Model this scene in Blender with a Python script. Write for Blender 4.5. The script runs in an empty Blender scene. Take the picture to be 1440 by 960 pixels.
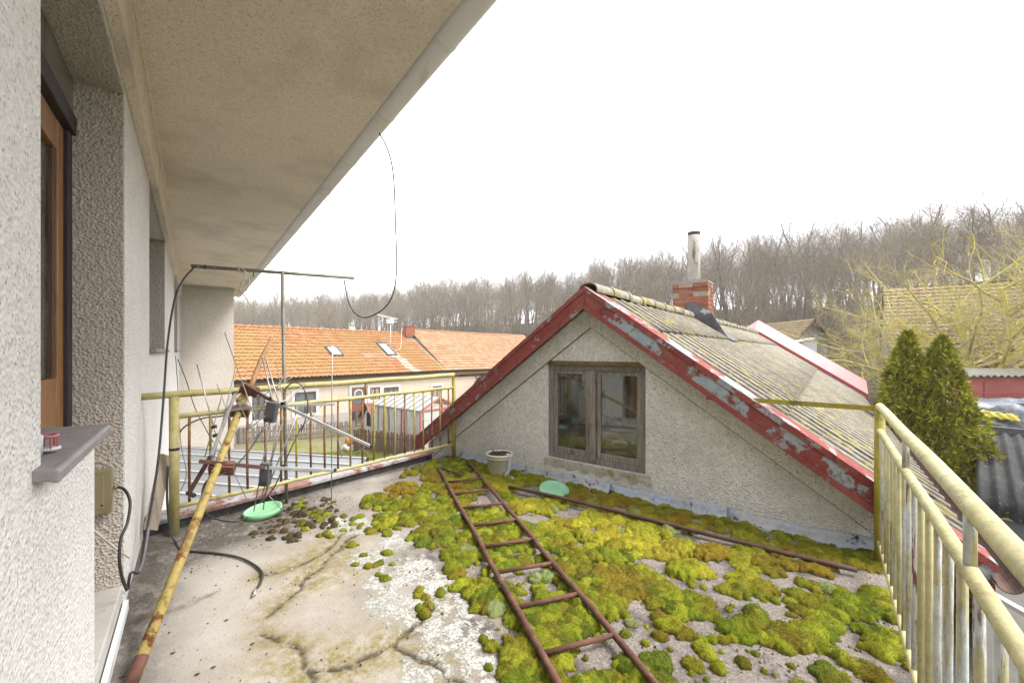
import bpy, math, random
import numpy as np
from mathutils import Vector, Matrix, Euler

R = math.radians
sc = bpy.context.scene
col = sc.collection

# ---------------------------------------------------------------- camera, sky, sun, exposure
HC = 1.45                                   # eye height above the terrace floor (z = 0)
F, CX, HY = 568.0, 720.0, 494.0             # focal length, centre column, horizon row of the 1440 px photo
cam_d = bpy.data.cameras.new('camera')
cam = bpy.data.objects.new('camera', cam_d)
col.objects.link(cam)
cam.location = (0, 0, HC)
cam.rotation_euler = (R(90), 0, 0)
cam_d.sensor_width = 36
cam_d.lens = 36 * F / 1440
cam_d.shift_y = (HY - 480) / 1440
cam_d.clip_start = 0.05
cam_d.clip_end = 2000
sc.camera = cam

SUN_EL, SUN_AZ = R(50), R(100)              # azimuth measured clockwise from +Y
w = bpy.data.worlds.new('World'); sc.world = w
w.use_nodes = True
wn, wl = w.node_tree.nodes, w.node_tree.links
wn.clear()
sky = wn.new('ShaderNodeTexSky'); sky.sky_type = 'NISHITA'; sky.sun_disc = False
sky.sun_elevation = SUN_EL; sky.sun_rotation = SUN_AZ
sky.dust_density = 6; sky.air_density = 1.0; sky.ozone_density = 1.0
b1 = wn.new('ShaderNodeBackground'); b1.inputs[1].default_value = 0.10
b2 = wn.new('ShaderNodeBackground'); b2.inputs[0].default_value = (0.955, 0.965, 1.0, 1); b2.inputs[1].default_value = 0.78
mx = wn.new('ShaderNodeMixShader'); mx.inputs[0].default_value = 0.90
wo = wn.new('ShaderNodeOutputWorld')
wl.new(sky.outputs[0], b1.inputs[0]); wl.new(b1.outputs[0], mx.inputs[1]); wl.new(b2.outputs[0], mx.inputs[2])
wl.new(mx.outputs[0], wo.inputs[0])

sun_d = bpy.data.lights.new('sun', 'SUN'); sun_d.energy = 1.5; sun_d.angle = R(20); sun_d.color = (1, 0.98, 0.95)
sun = bpy.data.objects.new('sun', sun_d); col.objects.link(sun)
sd = Vector((math.sin(SUN_AZ) * math.cos(SUN_EL), math.cos(SUN_AZ) * math.cos(SUN_EL), math.sin(SUN_EL)))
sun.rotation_euler = (-sd).to_track_quat('-Z', 'Y').to_euler()
sun.location = (10, 0, 20)

sc.view_settings.view_transform = 'Standard'
sc.view_settings.look = 'None'
sc.view_settings.gamma = 1
sc.view_settings.exposure = 2.0
sc.view_settings.use_curve_mapping = False
sc.cycles.max_bounces = 7
sc.cycles.diffuse_bounces = 4
sc.cycles.transparent_max_bounces = 12

# ---------------------------------------------------------------- frames and helpers
random.seed(7)
RNG = np.random.default_rng(11)
AG, AH = R(-38.1), R(38.26)
ROT = {'W': 0.0, 'G': AG, 'H': AH}          # G: x = along the gable wall, y = along its ridge; H: x = out from the house wall, y = along it
def rot2(x, y, a): return x * math.cos(a) - y * math.sin(a), x * math.sin(a) + y * math.cos(a)
def to_frame(X, Y, fr): return rot2(X, Y, -ROT[fr])
def to_world(x, y, fr): return rot2(x, y, ROT[fr])
def floor_at(px, py, z=0.0, fr='G'):        # survey: a point of the photo lying at height z, in a frame
    Y = F * (HC - z) / (py - HY); X = (px - CX) / F * Y
    x, y = to_frame(X, Y, fr)
    return x, y, z
def on_y(px, py, y0, fr='G'):               # survey: a point of the photo lying in the upright plane y = y0 of a frame
    t = (px - CX) / F; a = ROT[fr]
    Y = y0 / (-math.sin(a) * t + math.cos(a)); x, y = to_frame(t * Y, Y, fr)
    return x, y0, HC + (HY - py) / F * Y
def on_x(px, py, x0, fr='G'):
    t = (px - CX) / F; a = ROT[fr]
    Y = x0 / (math.cos(a) * t + math.sin(a)); x, y = to_frame(t * Y, Y, fr)
    return x0, y, HC + (HY - py) / F * Y
def at(px, py, Y, fr='W'):
    X = (px - CX) / F * Y; x, y = to_frame(X, Y, fr)
    return x, y, HC + (HY - py) / F * Y

LOC = {}
def tag(o, label=None, cat=None, group=None, kind=None):
    if label: o['label'] = label
    if cat: o['category'] = cat
    if group: o['group'] = group
    if kind: o['kind'] = kind
    return o
def thing(name, label, cat, fr='W', loc=(0, 0, 0), group=None, kind=None):
    o = bpy.data.objects.new(name, None); col.objects.link(o)
    x, y = to_world(loc[0], loc[1], fr)
    o.location = (x, y, loc[2]); o.rotation_euler = (0, 0, ROT[fr]); o.empty_display_size = 0.1
    LOC[o.name] = loc
    return tag(o, label, cat, group, kind)
def link_mesh(name, me, parent=None, fr='W', loc=(0, 0, 0)):
    o = bpy.data.objects.new(name, me); col.objects.link(o)
    if parent is not None:
        o.parent = parent; LOC[o.name] = LOC[parent.name]
    else:
        x, y = to_world(loc[0], loc[1], fr); o.location = (x, y, loc[2]); o.rotation_euler = (0, 0, ROT[fr]); LOC[o.name] = loc
    return o
def inst(name, me, parent, loc, rot=(0, 0, 0), scale=(1, 1, 1)):
    o = bpy.data.objects.new(name, me); col.objects.link(o); o.parent = parent
    L = LOC[parent.name]; o.location = (loc[0] - L[0], loc[1] - L[1], loc[2] - L[2]); o.rotation_euler = rot; o.scale = scale
    LOC[o.name] = loc
    return o

class MB:
    def __init__(s): s.v = []; s.f = []
    def add(s, vs, fs):
        k = len(s.v); s.v += [tuple(p) for p in vs]; s.f += [tuple(i + k for i in f) for f in fs]; return s
    def box(s, x0, x1, y0, y1, z0, z1):
        return s.add([(x0, y0, z0), (x1, y0, z0), (x1, y1, z0), (x0, y1, z0), (x0, y0, z1), (x1, y0, z1), (x1, y1, z1), (x0, y1, z1)],
                     [(3, 2, 1, 0), (4, 5, 6, 7), (0, 1, 5, 4), (1, 2, 6, 5), (2, 3, 7, 6), (3, 0, 4, 7)])
    def bar(s, p, q, wd, ht, up=(0, 0, 1)):  # rectangular bar from p to q
        p, q = Vector(p), Vector(q); d = (q - p).normalized(); sdv = d.cross(Vector(up)).normalized(); u = sdv.cross(d)
        c = [sdv * (a * wd / 2) + u * (b * ht / 2) for a, b in ((-1, -1), (1, -1), (1, 1), (-1, 1))]
        return s.add([p + k for k in c] + [q + k for k in c], [(0, 1, 2, 3), (7, 6, 5, 4), (0, 4, 5, 1), (1, 5, 6, 2), (2, 6, 7, 3), (3, 7, 4, 0)])
    def tube(s, pts, r, n=8, cap=True):
        pts = [Vector(p) for p in pts]; m = len(pts)
        rs = r if isinstance(r, (list, tuple)) else [r] * m
        d = (pts[1] - pts[0]).normalized()
        a = d.orthogonal().normalized(); vs = []; fs = []
        for i in range(m):
            dd = (pts[min(i + 1, m - 1)] - pts[max(i - 1, 0)])
            if dd.length < 1e-9: dd = d
            dd.normalize()
            a = (a - dd * a.dot(dd))
            a = a.normalized() if a.length > 1e-6 else dd.orthogonal().normalized()
            b = dd.cross(a)
            for k in range(n):
                g = 2 * math.pi * k / n
                vs.append(pts[i] + (a * math.cos(g) + b * math.sin(g)) * rs[i])
        for i in range(m - 1):
            for k in range(n):
                k2 = (k + 1) % n
                fs.append((i * n + k, i * n + k2, (i + 1) * n + k2, (i + 1) * n + k))
        if cap:
            fs.append(tuple(range(n - 1, -1, -1))); fs.append(tuple((m - 1) * n + k for k in range(n)))
        return s.add(vs, fs)
    def lathe(s, prof, c=(0, 0, 0), n=24, wob=0):
        vs = []; fs = []
        for (r, z) in prof:
            for k in range(n):
                g = 2 * math.pi * k / n; rr = r * (1 + wob * math.sin(3 * g + z * 9))
                vs.append((c[0] + rr * math.cos(g), c[1] + rr * math.sin(g), c[2] + z))
        for i in range(len(prof) - 1):
            for k in range(n):
                k2 = (k + 1) % n
                fs.append((i * n + k, i * n + k2, (i + 1) * n + k2, (i + 1) * n + k))
        return s.add(vs, fs)
    def prism(s, poly, y0, y1):              # polygon in x,z extruded along y
        n = len(poly)
        return s.add([(x, y0, z) for x, z in poly] + [(x, y1, z) for x, z in poly],
                     [tuple(range(n)), tuple(range(2 * n - 1, n - 1, -1))] + [(i, i + n, (i + 1) % n + n, (i + 1) % n) for i in range(n)])
    def prism_z(s, poly, z0, z1):
        n = len(poly)
        return s.add([(x, y, z0) for x, y in poly] + [(x, y, z1) for x, y in poly],
                     [tuple(range(n - 1, -1, -1)), tuple(range(n, 2 * n))] + [(i, (i + 1) % n, (i + 1) % n + n, i + n) for i in range(n)])
    def mesh(s, name, mt, smooth=False, off=(0, 0, 0)):
        me = bpy.data.meshes.new(name)
        me.from_pydata([(p[0] - off[0], p[1] - off[1], p[2] - off[2]) for p in s.v], [], s.f)
        if mt: me.materials.append(mt)
        me.validate(); me.update()
        import bmesh
        bm = bmesh.new(); bm.from_mesh(me); bmesh.ops.recalc_face_normals(bm, faces=bm.faces); bm.to_mesh(me); bm.free()
        if smooth: me.polygons.foreach_set('use_smooth', [True] * len(me.polygons))
        return me
    def build(s, name, mt, parent=None, smooth=False, bevel=0, fr='W', loc=(0, 0, 0), label=None):
        off = LOC[parent.name] if parent is not None else loc
        o = link_mesh(name, s.mesh(name, mt, smooth, off), parent, fr, loc)
        if label: o['label'] = label
        if bevel:
            m = o.modifiers.new('bevel', 'BEVEL'); m.width = bevel; m.segments = 2; m.limit_method = 'ANGLE'
        if smooth and bevel == 0:
            pass
        return o
def fast_mesh(name, V, T, mt=None, smooth=True, colors=None, attrs=None):
    me = bpy.data.meshes.new(name)
    V = np.ascontiguousarray(V, dtype=np.float32); T = np.ascontiguousarray(T, dtype=np.int32)
    k = T.shape[1]
    me.vertices.add(len(V)); me.vertices.foreach_set('co', V.ravel())
    me.loops.add(T.size); me.loops.foreach_set('vertex_index', T.ravel())
    me.polygons.add(len(T)); me.polygons.foreach_set('loop_start', np.arange(0, T.size, k, dtype=np.int32))
    try: me.polygons.foreach_set('loop_total', np.full(len(T), k, dtype=np.int32))
    except Exception: pass
    me.polygons.foreach_set('use_smooth', np.full(len(T), bool(smooth)))
    if mt: me.materials.append(mt)
    me.update(calc_edges=True)
    if colors is not None:
        ca = me.color_attributes.new('Col', 'FLOAT_COLOR', 'POINT')
        c4 = np.ones((len(V), 4), np.float32); c4[:, :3] = colors
        ca.data.foreach_set('color', c4.ravel())
    if attrs:
        for nm, arr in attrs.items():
            a = me.attributes.new(nm, 'FLOAT', 'POINT'); a.data.foreach_set('value', np.ascontiguousarray(arr, dtype=np.float32))
    return me

# ---------------------------------------------------------------- materials
def rgba(c): return (c[0], c[1], c[2], 1)
class NT:
    def __init__(s, name):
        s.m = bpy.data.materials.new(name); s.m.use_nodes = True
        s.n, s.l = s.m.node_tree.nodes, s.m.node_tree.links
        s.b = s.n['Principled BSDF']
        tc = s.n.new('ShaderNodeTexCoord'); oi = s.n.new('ShaderNodeObjectInfo')
        mu = s.n.new('ShaderNodeMath'); mu.operation = 'MULTIPLY'; mu.inputs[1].default_value = 37.0
        s.l.new(oi.outputs['Random'], mu.inputs[0])
        va = s.n.new('ShaderNodeVectorMath'); va.operation = 'ADD'
        s.l.new(tc.outputs['Object'], va.inputs[0]); s.l.new(mu.outputs[0], va.inputs[1])
        s.co = va.outputs[0]; s.rand = oi.outputs['Random']; s.obj = tc.outputs['Object']
    def noise(s, scale, detail=5, rough=.6, stretch=None, seed=0.0, dist=0.0):
        co = s.co
        if stretch or seed:
            mp = s.n.new('ShaderNodeMapping'); mp.inputs['Scale'].default_value = stretch or (1, 1, 1)
            mp.inputs['Location'].default_value = (seed, seed * 1.7, seed * .6)
            s.l.new(co, mp.inputs[0]); co = mp.outputs[0]
        t = s.n.new('ShaderNodeTexNoise'); t.inputs['Scale'].default_value = scale; t.inputs['Detail'].default_value = detail
        t.inputs['Roughness'].default_value = rough; t.inputs['Distortion'].default_value = dist
        s.l.new(co, t.inputs['Vector']); return t.outputs['Fac']
    def voro(s, scale, feature='F1', stretch=None, out='Distance'):
        co = s.co
        if stretch:
            mp = s.n.new('ShaderNodeMapping'); mp.inputs['Scale'].default_value = stretch; s.l.new(co, mp.inputs[0]); co = mp.outputs[0]
        t = s.n.new('ShaderNodeTexVoronoi'); t.feature = feature; t.inputs['Scale'].default_value = scale
        s.l.new(co, t.inputs['Vector']); return t.outputs[out]
    def ramp(s, fac, stops, interp='LINEAR'):
        r = s.n.new('ShaderNodeValToRGB'); r.color_ramp.interpolation = interp
        while len(r.color_ramp.elements) < len(stops): r.color_ramp.elements.new(.5)
        for e, (p, c) in zip(r.color_ramp.elements, stops):
            e.position = p; e.color = rgba(c) if not isinstance(c, (int, float)) else (c, c, c, 1)
        s.l.new(fac, r.inputs[0]); return r.outputs[0]
    def mask(s, fac, lo, hi):
        m = s.n.new('ShaderNodeMapRange'); m.inputs[1].default_value = lo; m.inputs[2].default_value = hi
        s.l.new(fac, m.inputs[0]); return m.outputs[0]
    def math(s, op, a, b=None):
        m = s.n.new('ShaderNodeMath'); m.operation = op; m.use_clamp = op in ('ADD',)
        for i, q in enumerate((a, b)):
            if q is None: continue
            if isinstance(q, (int, float)): m.inputs[i].default_value = q
            else: s.l.new(q, m.inputs[i])
        return m.outputs[0]
    def mix(s, fac, a, b, mode='MIX'):
        m = s.n.new('ShaderNodeMix'); m.data_type = 'RGBA'; m.blend_type = mode
        for i, q in ((0, fac), (6, a), (7, b)):
            if isinstance(q, (int, float)): m.inputs[i].default_value = q
            elif isinstance(q, tuple): m.inputs[i].default_value = rgba(q)
            else: s.l.new(q, m.inputs[i])
        return m.outputs[2]
    def attr(s, name, out='Fac'):
        a = s.n.new('ShaderNodeAttribute'); a.attribute_name = name; return a.outputs[out]
    def sepx(s):
        q = s.n.new('ShaderNodeSeparateXYZ'); s.l.new(s.obj, q.inputs[0]); return q.outputs
    def bump(s, h, strength=.5, dist=.01, prev=None):
        b = s.n.new('ShaderNodeBump'); b.inputs['Strength'].default_value = strength; b.inputs['Distance'].default_value = dist
        s.l.new(h, b.inputs['Height'])
        if prev is not None: s.l.new(prev, b.inputs['Normal'])
        return b.outputs[0]
    def done(s, color, rough=.8, normal=None, metal=0.0, spec=None, gain=.69):
        if isinstance(color, tuple): color = tuple(x * gain for x in color)
        else: color = s.mix(1.0, color, (gain, gain, gain), 'MULTIPLY')
        if isinstance(color, tuple): s.b.inputs['Base Color'].default_value = rgba(color)
        else: s.l.new(color, s.b.inputs['Base Color'])
        if isinstance(rough, (int, float)): s.b.inputs['Roughness'].default_value = rough
        else: s.l.new(rough, s.b.inputs['Roughness'])
        if isinstance(metal, (int, float)): s.b.inputs['Metallic'].default_value = metal
        else: s.l.new(metal, s.b.inputs['Metallic'])
        if spec is not None: s.b.inputs['Specular IOR Level'].default_value = spec
        if normal is not None: s.l.new(normal, s.b.inputs['Normal'])
        return s.m

def simple(name, c1, c2, scale=6, rough=.8, bump=.2, bscale=60, bdist=.004, metal=0.0, spots=(), stretch=None, spec=None, rnd=0.0):
    """two-tone noise colour, optional worn patches (colour, scale, lo, hi), fine relief"""
    t = NT(name)
    c = t.ramp(t.noise(scale, 6, .62, stretch), [(.32, c1), (.68, c2)])
    if rnd:
        k = t.math('ADD', t.math('MULTIPLY', t.rand, rnd), 1 - rnd / 2)
        c = t.mix(1.0, c, t.ramp(t.rand, [(0, 1 - rnd), (1, 1.0)]), 'MULTIPLY')
    for i, (sc_, s_, lo, hi) in enumerate(spots):
        c = t.mix(t.mask(t.noise(s_, 7, .65, stretch, seed=3.1 + i * 5), lo, hi), c, sc_)
    return t.done(c, rough, t.bump(t.noise(bscale, 4, .6, stretch), bump, bdist), metal, spec)

def roughcast(name, light, dark, speck, vs=105, strength=.9, dist=.008, blotch=.10):
    t = NT(name)
    big = t.noise(1.3, 5, .6)
    c = t.mix(t.mask(t.noise(vs * .45, 6, .8), .44, .60), light, dark)
    c = t.mix(t.math('MULTIPLY', t.mask(t.voro(vs * .9), .34, .18), t.mask(t.noise(31, 3), .46, .54)), c, speck)
    c = t.mix(t.mask(t.voro(vs * .8), .13, .05), c, tuple(min(1, x * 1.35) for x in light))
    c = t.mix(t.math('MULTIPLY', t.mask(big, .48, .75), blotch * 3), c, tuple(x * .72 for x in dark))
    h = t.math('ADD', t.math('MULTIPLY', t.voro(vs), .55), t.math('MULTIPLY', t.noise(vs * .55, 5, .7), .8))
    return t.done(c, .93, t.bump(h, strength, dist), spec=.25, gain=1.0)

def peeling(name, paint1, paint2, under, rust, lo=.52, hi=.58, scale=7, rlo=.60, rhi=.66, stretch=None, rough=.55):
    t = NT(name)
    c = t.ramp(t.noise(3.2, 6, .6, stretch), [(.3, paint1), (.7, paint2)])
    m1 = t.mask(t.noise(scale, 9, .68, stretch, seed=2.0), lo, hi)
    m2 = t.mask(t.noise(scale * 1.6, 9, .7, stretch, seed=9.0), rlo, rhi)
    c = t.mix(m1, c, under); c = t.mix(m2, c, t.ramp(t.noise(60, 5, .7), [(.3, rust), (.7, tuple(x * 1.7 for x in rust))]))
    c = t.mix(1.0, c, t.ramp(t.noise(24, 8, .75, seed=13), [(.30, .72), (.58, 1.04)]), 'MULTIPLY')
    c = t.mix(t.math('MULTIPLY', t.mask(t.noise(5, 7, .7, seed=17), .50, .72), .45), c, (.20, .17, .09))
    h = t.math('SUBTRACT', t.noise(55, 6, .7), t.math('MULTIPLY', t.math('ADD', m1, m2), .9))
    return t.done(c, t.math('ADD', t.math('MULTIPLY', m2, .35), rough), t.bump(h, .55, .005), spec=.25)

M = {}
M['wall_light'] = roughcast('wall_light', (.68, .665, .635), (.57, .55, .515), (.30, .285, .26), 75, 1.0, .012)
M['wall_coarse_shade'] = roughcast('wall_coarse_shade', (.50, .46, .41), (.42, .385, .34), (.28, .255, .225), 70, 1.0, .020)  # coarser render; the shade of the reveals is put into its darker colour
M['wall_wing'] = roughcast('wall_wing', (.52, .475, .42), (.41, .37, .325), (.22, .2, .18), 60, .9, .010)
M['soffit'] = roughcast('soffit', (.78, .71, .615), (.67, .60, .51), (.20, .17, .135), 95, 1.0, .009, .28)
M['gable_wall'] = roughcast('gable_wall', (.71, .695, .665), (.55, .53, .50), (.14, .135, .125), 66, 1.0, .018, .22)
M['smooth_render'] = simple('smooth_render', (.62, .60, .56), (.5, .47, .42), 4, .9, .3, 40, .004, spots=[((.3, .27, .23), 9, .6, .72)])
M['zinc'] = simple('zinc', (.86, .86, .85), (.98, .98, .97), 5, .5, .15, 30, .003, 0.0, spots=[((.55, .54, .50), 8, .60, .78)], stretch=(1, .25, 1))
M['dark_frame'] = simple('dark_frame', (.018, .014, .017), (.035, .028, .03), 9, .55, .3, 80, .003, spots=[((.10, .09, .09), 30, .68, .74)])
def wood(name, c1, c2, c3, stretch=(14, 14, 1.2), rough=.6, spot=None, bstr=.4):
    t = NT(name)
    g = t.noise(3.0, 7, .65, stretch, dist=.6)
    c = t.ramp(g, [(.30, c1), (.5, c2), (.70, c3)])
    c = t.mix(1.0, c, t.ramp(t.rand, [(0, .78), (1, 1.0)]), 'MULTIPLY')
    if spot: c = t.mix(t.mask(t.noise(6, 7, .7, seed=5), spot[1], spot[2]), c, spot[0])
    return t.done(c, rough, t.bump(g, bstr, .004))
M['wood_warm'] = wood('wood_warm', (.20, .085, .025), (.36, .17, .055), (.46, .25, .09), rough=.45)
M['wood_dark'] = wood('wood_dark', (.06, .03, .015), (.11, .055, .028), (.17, .09, .05))
M['wood_grey'] = wood('wood_grey', (.13, .11, .09), (.33, .29, .25), (.50, .46, .42), rough=.85, spot=((.10, .075, .055), .58, .7), bstr=.7)
M['wood_fence'] = wood('wood_fence', (.17, .14, .11), (.30, .26, .21), (.42, .37, .31), rough=.9, spot=((.24, .25, .12), .55, .72))
M['wood_brown'] = wood('wood_brown', (.10, .06, .035), (.19, .12, .075), (.28, .19, .12), rough=.9)
M['wood_pale'] = wood('wood_pale', (.42, .33, .24), (.52, .43, .33), (.6, .52, .42), rough=.9)
M['stick'] = wood('stick', (.22, .10, .04), (.40, .22, .09), (.50, .30, .14), rough=.7)
M['sill_stone'] = simple('sill_stone', (.24, .22, .225), (.36, .335, .335), 7, .6, .5, 20, .004, spots=[((.26, .23, .22), 16, .56, .7)], stretch=(3, 1, 3))
M['tile_band'] = simple('tile_band', (.13, .135, .115), (.2, .2, .17), 3, .25, .05, 20, .002)
def glass_mat(name, tint=(.75, .8, .78), rough=.03, dirt=.18):
    t = NT(name)
    t.b.inputs['Transmission Weight'].default_value = 0
    tr = t.n.new('ShaderNodeBsdfTransparent'); tr.inputs[0].default_value = rgba(tint)
    gl = t.n.new('ShaderNodeBsdfGlossy'); gl.inputs['Roughness'].default_value = rough
    df = t.n.new('ShaderNodeBsdfDiffuse'); df.inputs[0].default_value = (.45, .43, .38, 1)
    fr = t.n.new('ShaderNodeFresnel'); fr.inputs[0].default_value = 2.1
    m1 = t.n.new('ShaderNodeMixShader'); t.l.new(fr.outputs[0], m1.inputs[0]); t.l.new(tr.outputs[0], m1.inputs[1]); t.l.new(gl.outputs[0], m1.inputs[2])
    m2 = t.n.new('ShaderNodeMixShader'); t.l.new(t.math('MULTIPLY', t.mask(t.noise(6, 8, .7), .35, .8), dirt), m2.inputs[0])
    t.l.new(m1.outputs[0], m2.inputs[1]); t.l.new(df.outputs[0], m2.inputs[2])
    t.l.new(m2.outputs[0], t.n['Material Output'].inputs[0]); return t.m
M['glass'] = glass_mat('glass')
M['glass_far'] = simple('glass_far', (.10, .12, .13), (.2, .22, .23), 1.5, .12, .02, 4, .001)
M['yellow_paint'] = peeling('yellow_paint', (.52, .445, .16), (.60, .535, .27), (.42, .34, .13), (.15, .065, .03), .60, .66, 9, .655, .70)
M['yellow_pale'] = peeling('yellow_pale', (.62, .55, .26), (.68, .63, .36), (.55, .48, .25), (.16, .09, .05), .58, .66, 10, .665, .70)
M['yellow_post'] = peeling('yellow_post', (.36, .30, .04), (.50, .42, .06), (.26, .23, .06), (.10, .06, .03), .55, .62, 8, .66, .72)
M['rust_yellow'] = peeling('rust_yellow', (.50, .40, .12), (.44, .33, .11), (.30, .16, .06), (.15, .055, .022), .55, .61, 6, .56, .61)
M['rust_bar'] = peeling('rust_bar', (.24, .11, .045), (.34, .18, .075), (.42, .32, .12), (.13, .055, .028), .56, .62, 12, .52, .60)
M['baluster_peel'] = peeling('baluster_peel', (.62, .68, .67), (.74, .74, .66), (.58, .53, .28), (.22, .08, .06), .50, .54, 6, .57, .60, stretch=(4, 4, .45))
M['rust'] = simple('rust', (.085, .032, .020), (.20, .085, .05), 14, .85, .6, 90, .003, spots=[((.28, .15, .10), 22, .6, .72)])
M['rust_dark'] = simple('rust_dark', (.07, .035, .026), (.15, .075, .05), 14, .85, .6, 90, .003, spots=[((.22, .16, .13), 22, .6, .72)])
M['rust_red'] = simple('rust_red', (.13, .045, .03), (.25, .10, .06), 18, .8, .7, 60, .004)
M['galv'] = simple('galv', (.30, .285, .25), (.42, .40, .36), 10, .5, .2, 60, .002, .5, spots=[((.20, .16, .11), 12, .58, .7)])
M['mast_pipe'] = simple('mast_pipe', (.20, .185, .14), (.33, .30, .22), 8, .65, .3, 60, .002, .2, spots=[((.16, .12, .085), 10, .56, .66), ((.40, .37, .28), 14, .62, .7)])
M['alu'] = simple('alu', (.5, .5, .5), (.66, .66, .66), 10, .42, .1, 60, .001, .7)
M['black_plastic'] = simple('black_plastic', (.02, .02, .022), (.045, .045, .05), 12, .5, .2, 60, .001)
M['grey_plastic'] = simple('grey_plastic', (.07, .075, .085), (.11, .115, .125), 12, .5, .2, 60, .001)
M['cable_black'] = simple('cable_black', (.022, .02, .02), (.05, .048, .045), 12, .5, .1, 60, .001)
M['cable_grey'] = simple('cable_grey', (.12, .12, .12), (.2, .2, .2), 12, .6, .1, 60, .001)
M['cable_white'] = simple('cable_white', (.5, .46, .40), (.6, .56, .5), 12, .6, .1, 60, .001)
M['string'] = simple('string', (.6, .56, .48), (.75, .7, .62), 40, .9, .4, 200, .001)
M['box_beige'] = simple('box_beige', (.27, .235, .13), (.33, .29, .165), 8, .5, .1, 60, .001)
M['red_plastic'] = simple('red_plastic', (.45, .14, .14), (.55, .2, .2), 8, .35, .1, 60, .001)
M['white_plastic'] = simple('white_plastic', (.66, .70, .74), (.74, .77, .8), 8, .4, .1, 60, .001)
M['bucket'] = simple('bucket', (.80, .77, .63), (.86, .83, .70), 7, .5, .1, 60, .002, spots=[((.30, .26, .16), 7, .60, .75)])
M['cloth_white'] = simple('cloth_white', (.62, .61, .57), (.72, .71, .68), 8, .95, .4, 120, .002)
M['soil'] = simple('soil', (.05, .04, .03), (.16, .13, .10), 40, .95, 1.0, 70, .01)
M['lid_green'] = simple('lid_green', (.28, .66, .32), (.38, .74, .42), 6, .45, .1, 60, .001, spots=[((.42, .55, .38), 10, .62, .75)])
M['lid_pale'] = simple('lid_pale', (.22, .52, .29), (.34, .60, .40), 6, .45, .1, 60, .001, spots=[((.38, .5, .36), 10, .6, .75)])
M['coping'] = peeling('coping', (.47, .45, .45), (.56, .53, .52), (.38, .20, .16), (.20, .075, .045), .50, .56, 3.0, .56, .63)
M['bitumen'] = simple('bitumen', (.022, .021, .021), (.075, .072, .07), 10, .8, .8, 30, .008, spots=[((.16, .15, .14), 14, .6, .72)])
M['flashing_blue'] = peeling('flashing_blue', (.42, .50, .62), (.58, .62, .68), (.56, .57, .58), (.08, .04, .03), .48, .54, 5, .60, .63)
M['red_board'] = peeling('red_board', (.28, .055, .048), (.36, .085, .07), (.36, .36, .40), (.15, .055, .045), .56, .60, 4.0, .58, .66, rough=.6)
M['red_top'] = peeling('red_top', (.27, .058, .050), (.34, .09, .075), (.38, .45, .47), (.15, .05, .04), .525, .55, 2.8, .56, .62, rough=.85)
M['red_far'] = simple('red_far', (.50, .19, .19), (.58, .27, .26), 2, .5, .05, 20, .002)
M['red_far_edge'] = simple('red_far_edge', (.33, .05, .05), (.42, .08, .075), 2, .5, .05, 20, .002)
def eternit():
    t = NT('fibre_cement')
    s = t.sepx()
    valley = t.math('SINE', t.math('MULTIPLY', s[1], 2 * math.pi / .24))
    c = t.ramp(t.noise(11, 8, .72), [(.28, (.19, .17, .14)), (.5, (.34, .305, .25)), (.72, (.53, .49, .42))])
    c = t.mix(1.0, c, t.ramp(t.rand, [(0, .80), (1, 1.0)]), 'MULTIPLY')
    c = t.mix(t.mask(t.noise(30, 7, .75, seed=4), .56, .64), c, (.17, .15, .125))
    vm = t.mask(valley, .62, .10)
    c = t.mix(t.math('MULTIPLY', vm, t.mask(t.noise(14, 5, .7, seed=21), .20, .45)), c, (.065, .055, .04))  # dark valleys: dirt, with the step shadow between ribs painted in
    moss = t.math('MULTIPLY', t.mask(valley, .9, .3), t.mask(t.noise(6, 7, .72, seed=8), .50, .60))
    c = t.mix(moss, c, t.ramp(t.noise(40, 4), [(.35, (.17, .14, .03)), (.65, (.36, .32, .06))]))
    c = t.mix(t.mask(t.noise(9, 8, .75, seed=15), .62, .70), c, (.36, .32, .12))
    h = t.math('ADD', t.noise(55, 5, .7), t.math('MULTIPLY', moss, 1.5))
    return t.done(c, .92, t.bump(h, .8, .012), spec=.2)
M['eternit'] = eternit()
M['ridge_cap'] = simple('ridge_cap', (.22, .19, .14), (.42, .38, .31), 9, .92, .7, 50, .008, spots=[((.28, .24, .05), 6, .5, .62)])
M['brick'] = simple('brick', (.30, .085, .04), (.46, .17, .085), 14, .9, .6, 60, .005, spots=[((.20, .11, .08), 20, .58, .7)], rnd=.3)
M['brick_pale'] = simple('brick_pale', (.36, .25, .20), (.45, .34, .28), 14, .9, .6, 60, .005, rnd=.2)
M['mortar'] = simple('mortar', (.38, .34, .29), (.28, .24, .20), 20, .95, .7, 60, .005)
M['flue'] = simple('flue', (.36, .33, .27), (.52, .49, .42), 7, .85, .6, 40, .006, spots=[((.15, .13, .10), 7, .50, .62), ((.42, .36, .06), 6, .66, .72)], stretch=(1, 1, .4))
M['soot'] = simple('soot', (.03, .03, .028), (.08, .075, .07), 8, .9, .3, 40, .003)
M['sheet_dark'] = simple('sheet_dark', (.06, .058, .062), (.16, .155, .165), 5, .5, .2, 30, .003, .4, spots=[((.48, .48, .52), 4, .64, .68)])
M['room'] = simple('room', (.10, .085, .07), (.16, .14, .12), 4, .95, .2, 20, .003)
M['metal_roof'] = simple('metal_roof', (.23, .235, .24), (.29, .295, .30), 2.5, .55, .1, 20, .002, .15, spots=[((.30, .30, .29), 3, .55, .75)])
M['metal_seam'] = simple('metal_seam', (.56, .57, .58), (.64, .65, .66), 3, .5, .05, 20, .001, .1)
M['facade'] = simple('facade', (.66, .54, .43), (.72, .61, .50), 1.2, .9, .2, 30, .003)
M['facade_base'] = simple('facade_base', (.44, .40, .38), (.52, .48, .45), 1.5, .9, .2, 30, .003)
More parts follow.
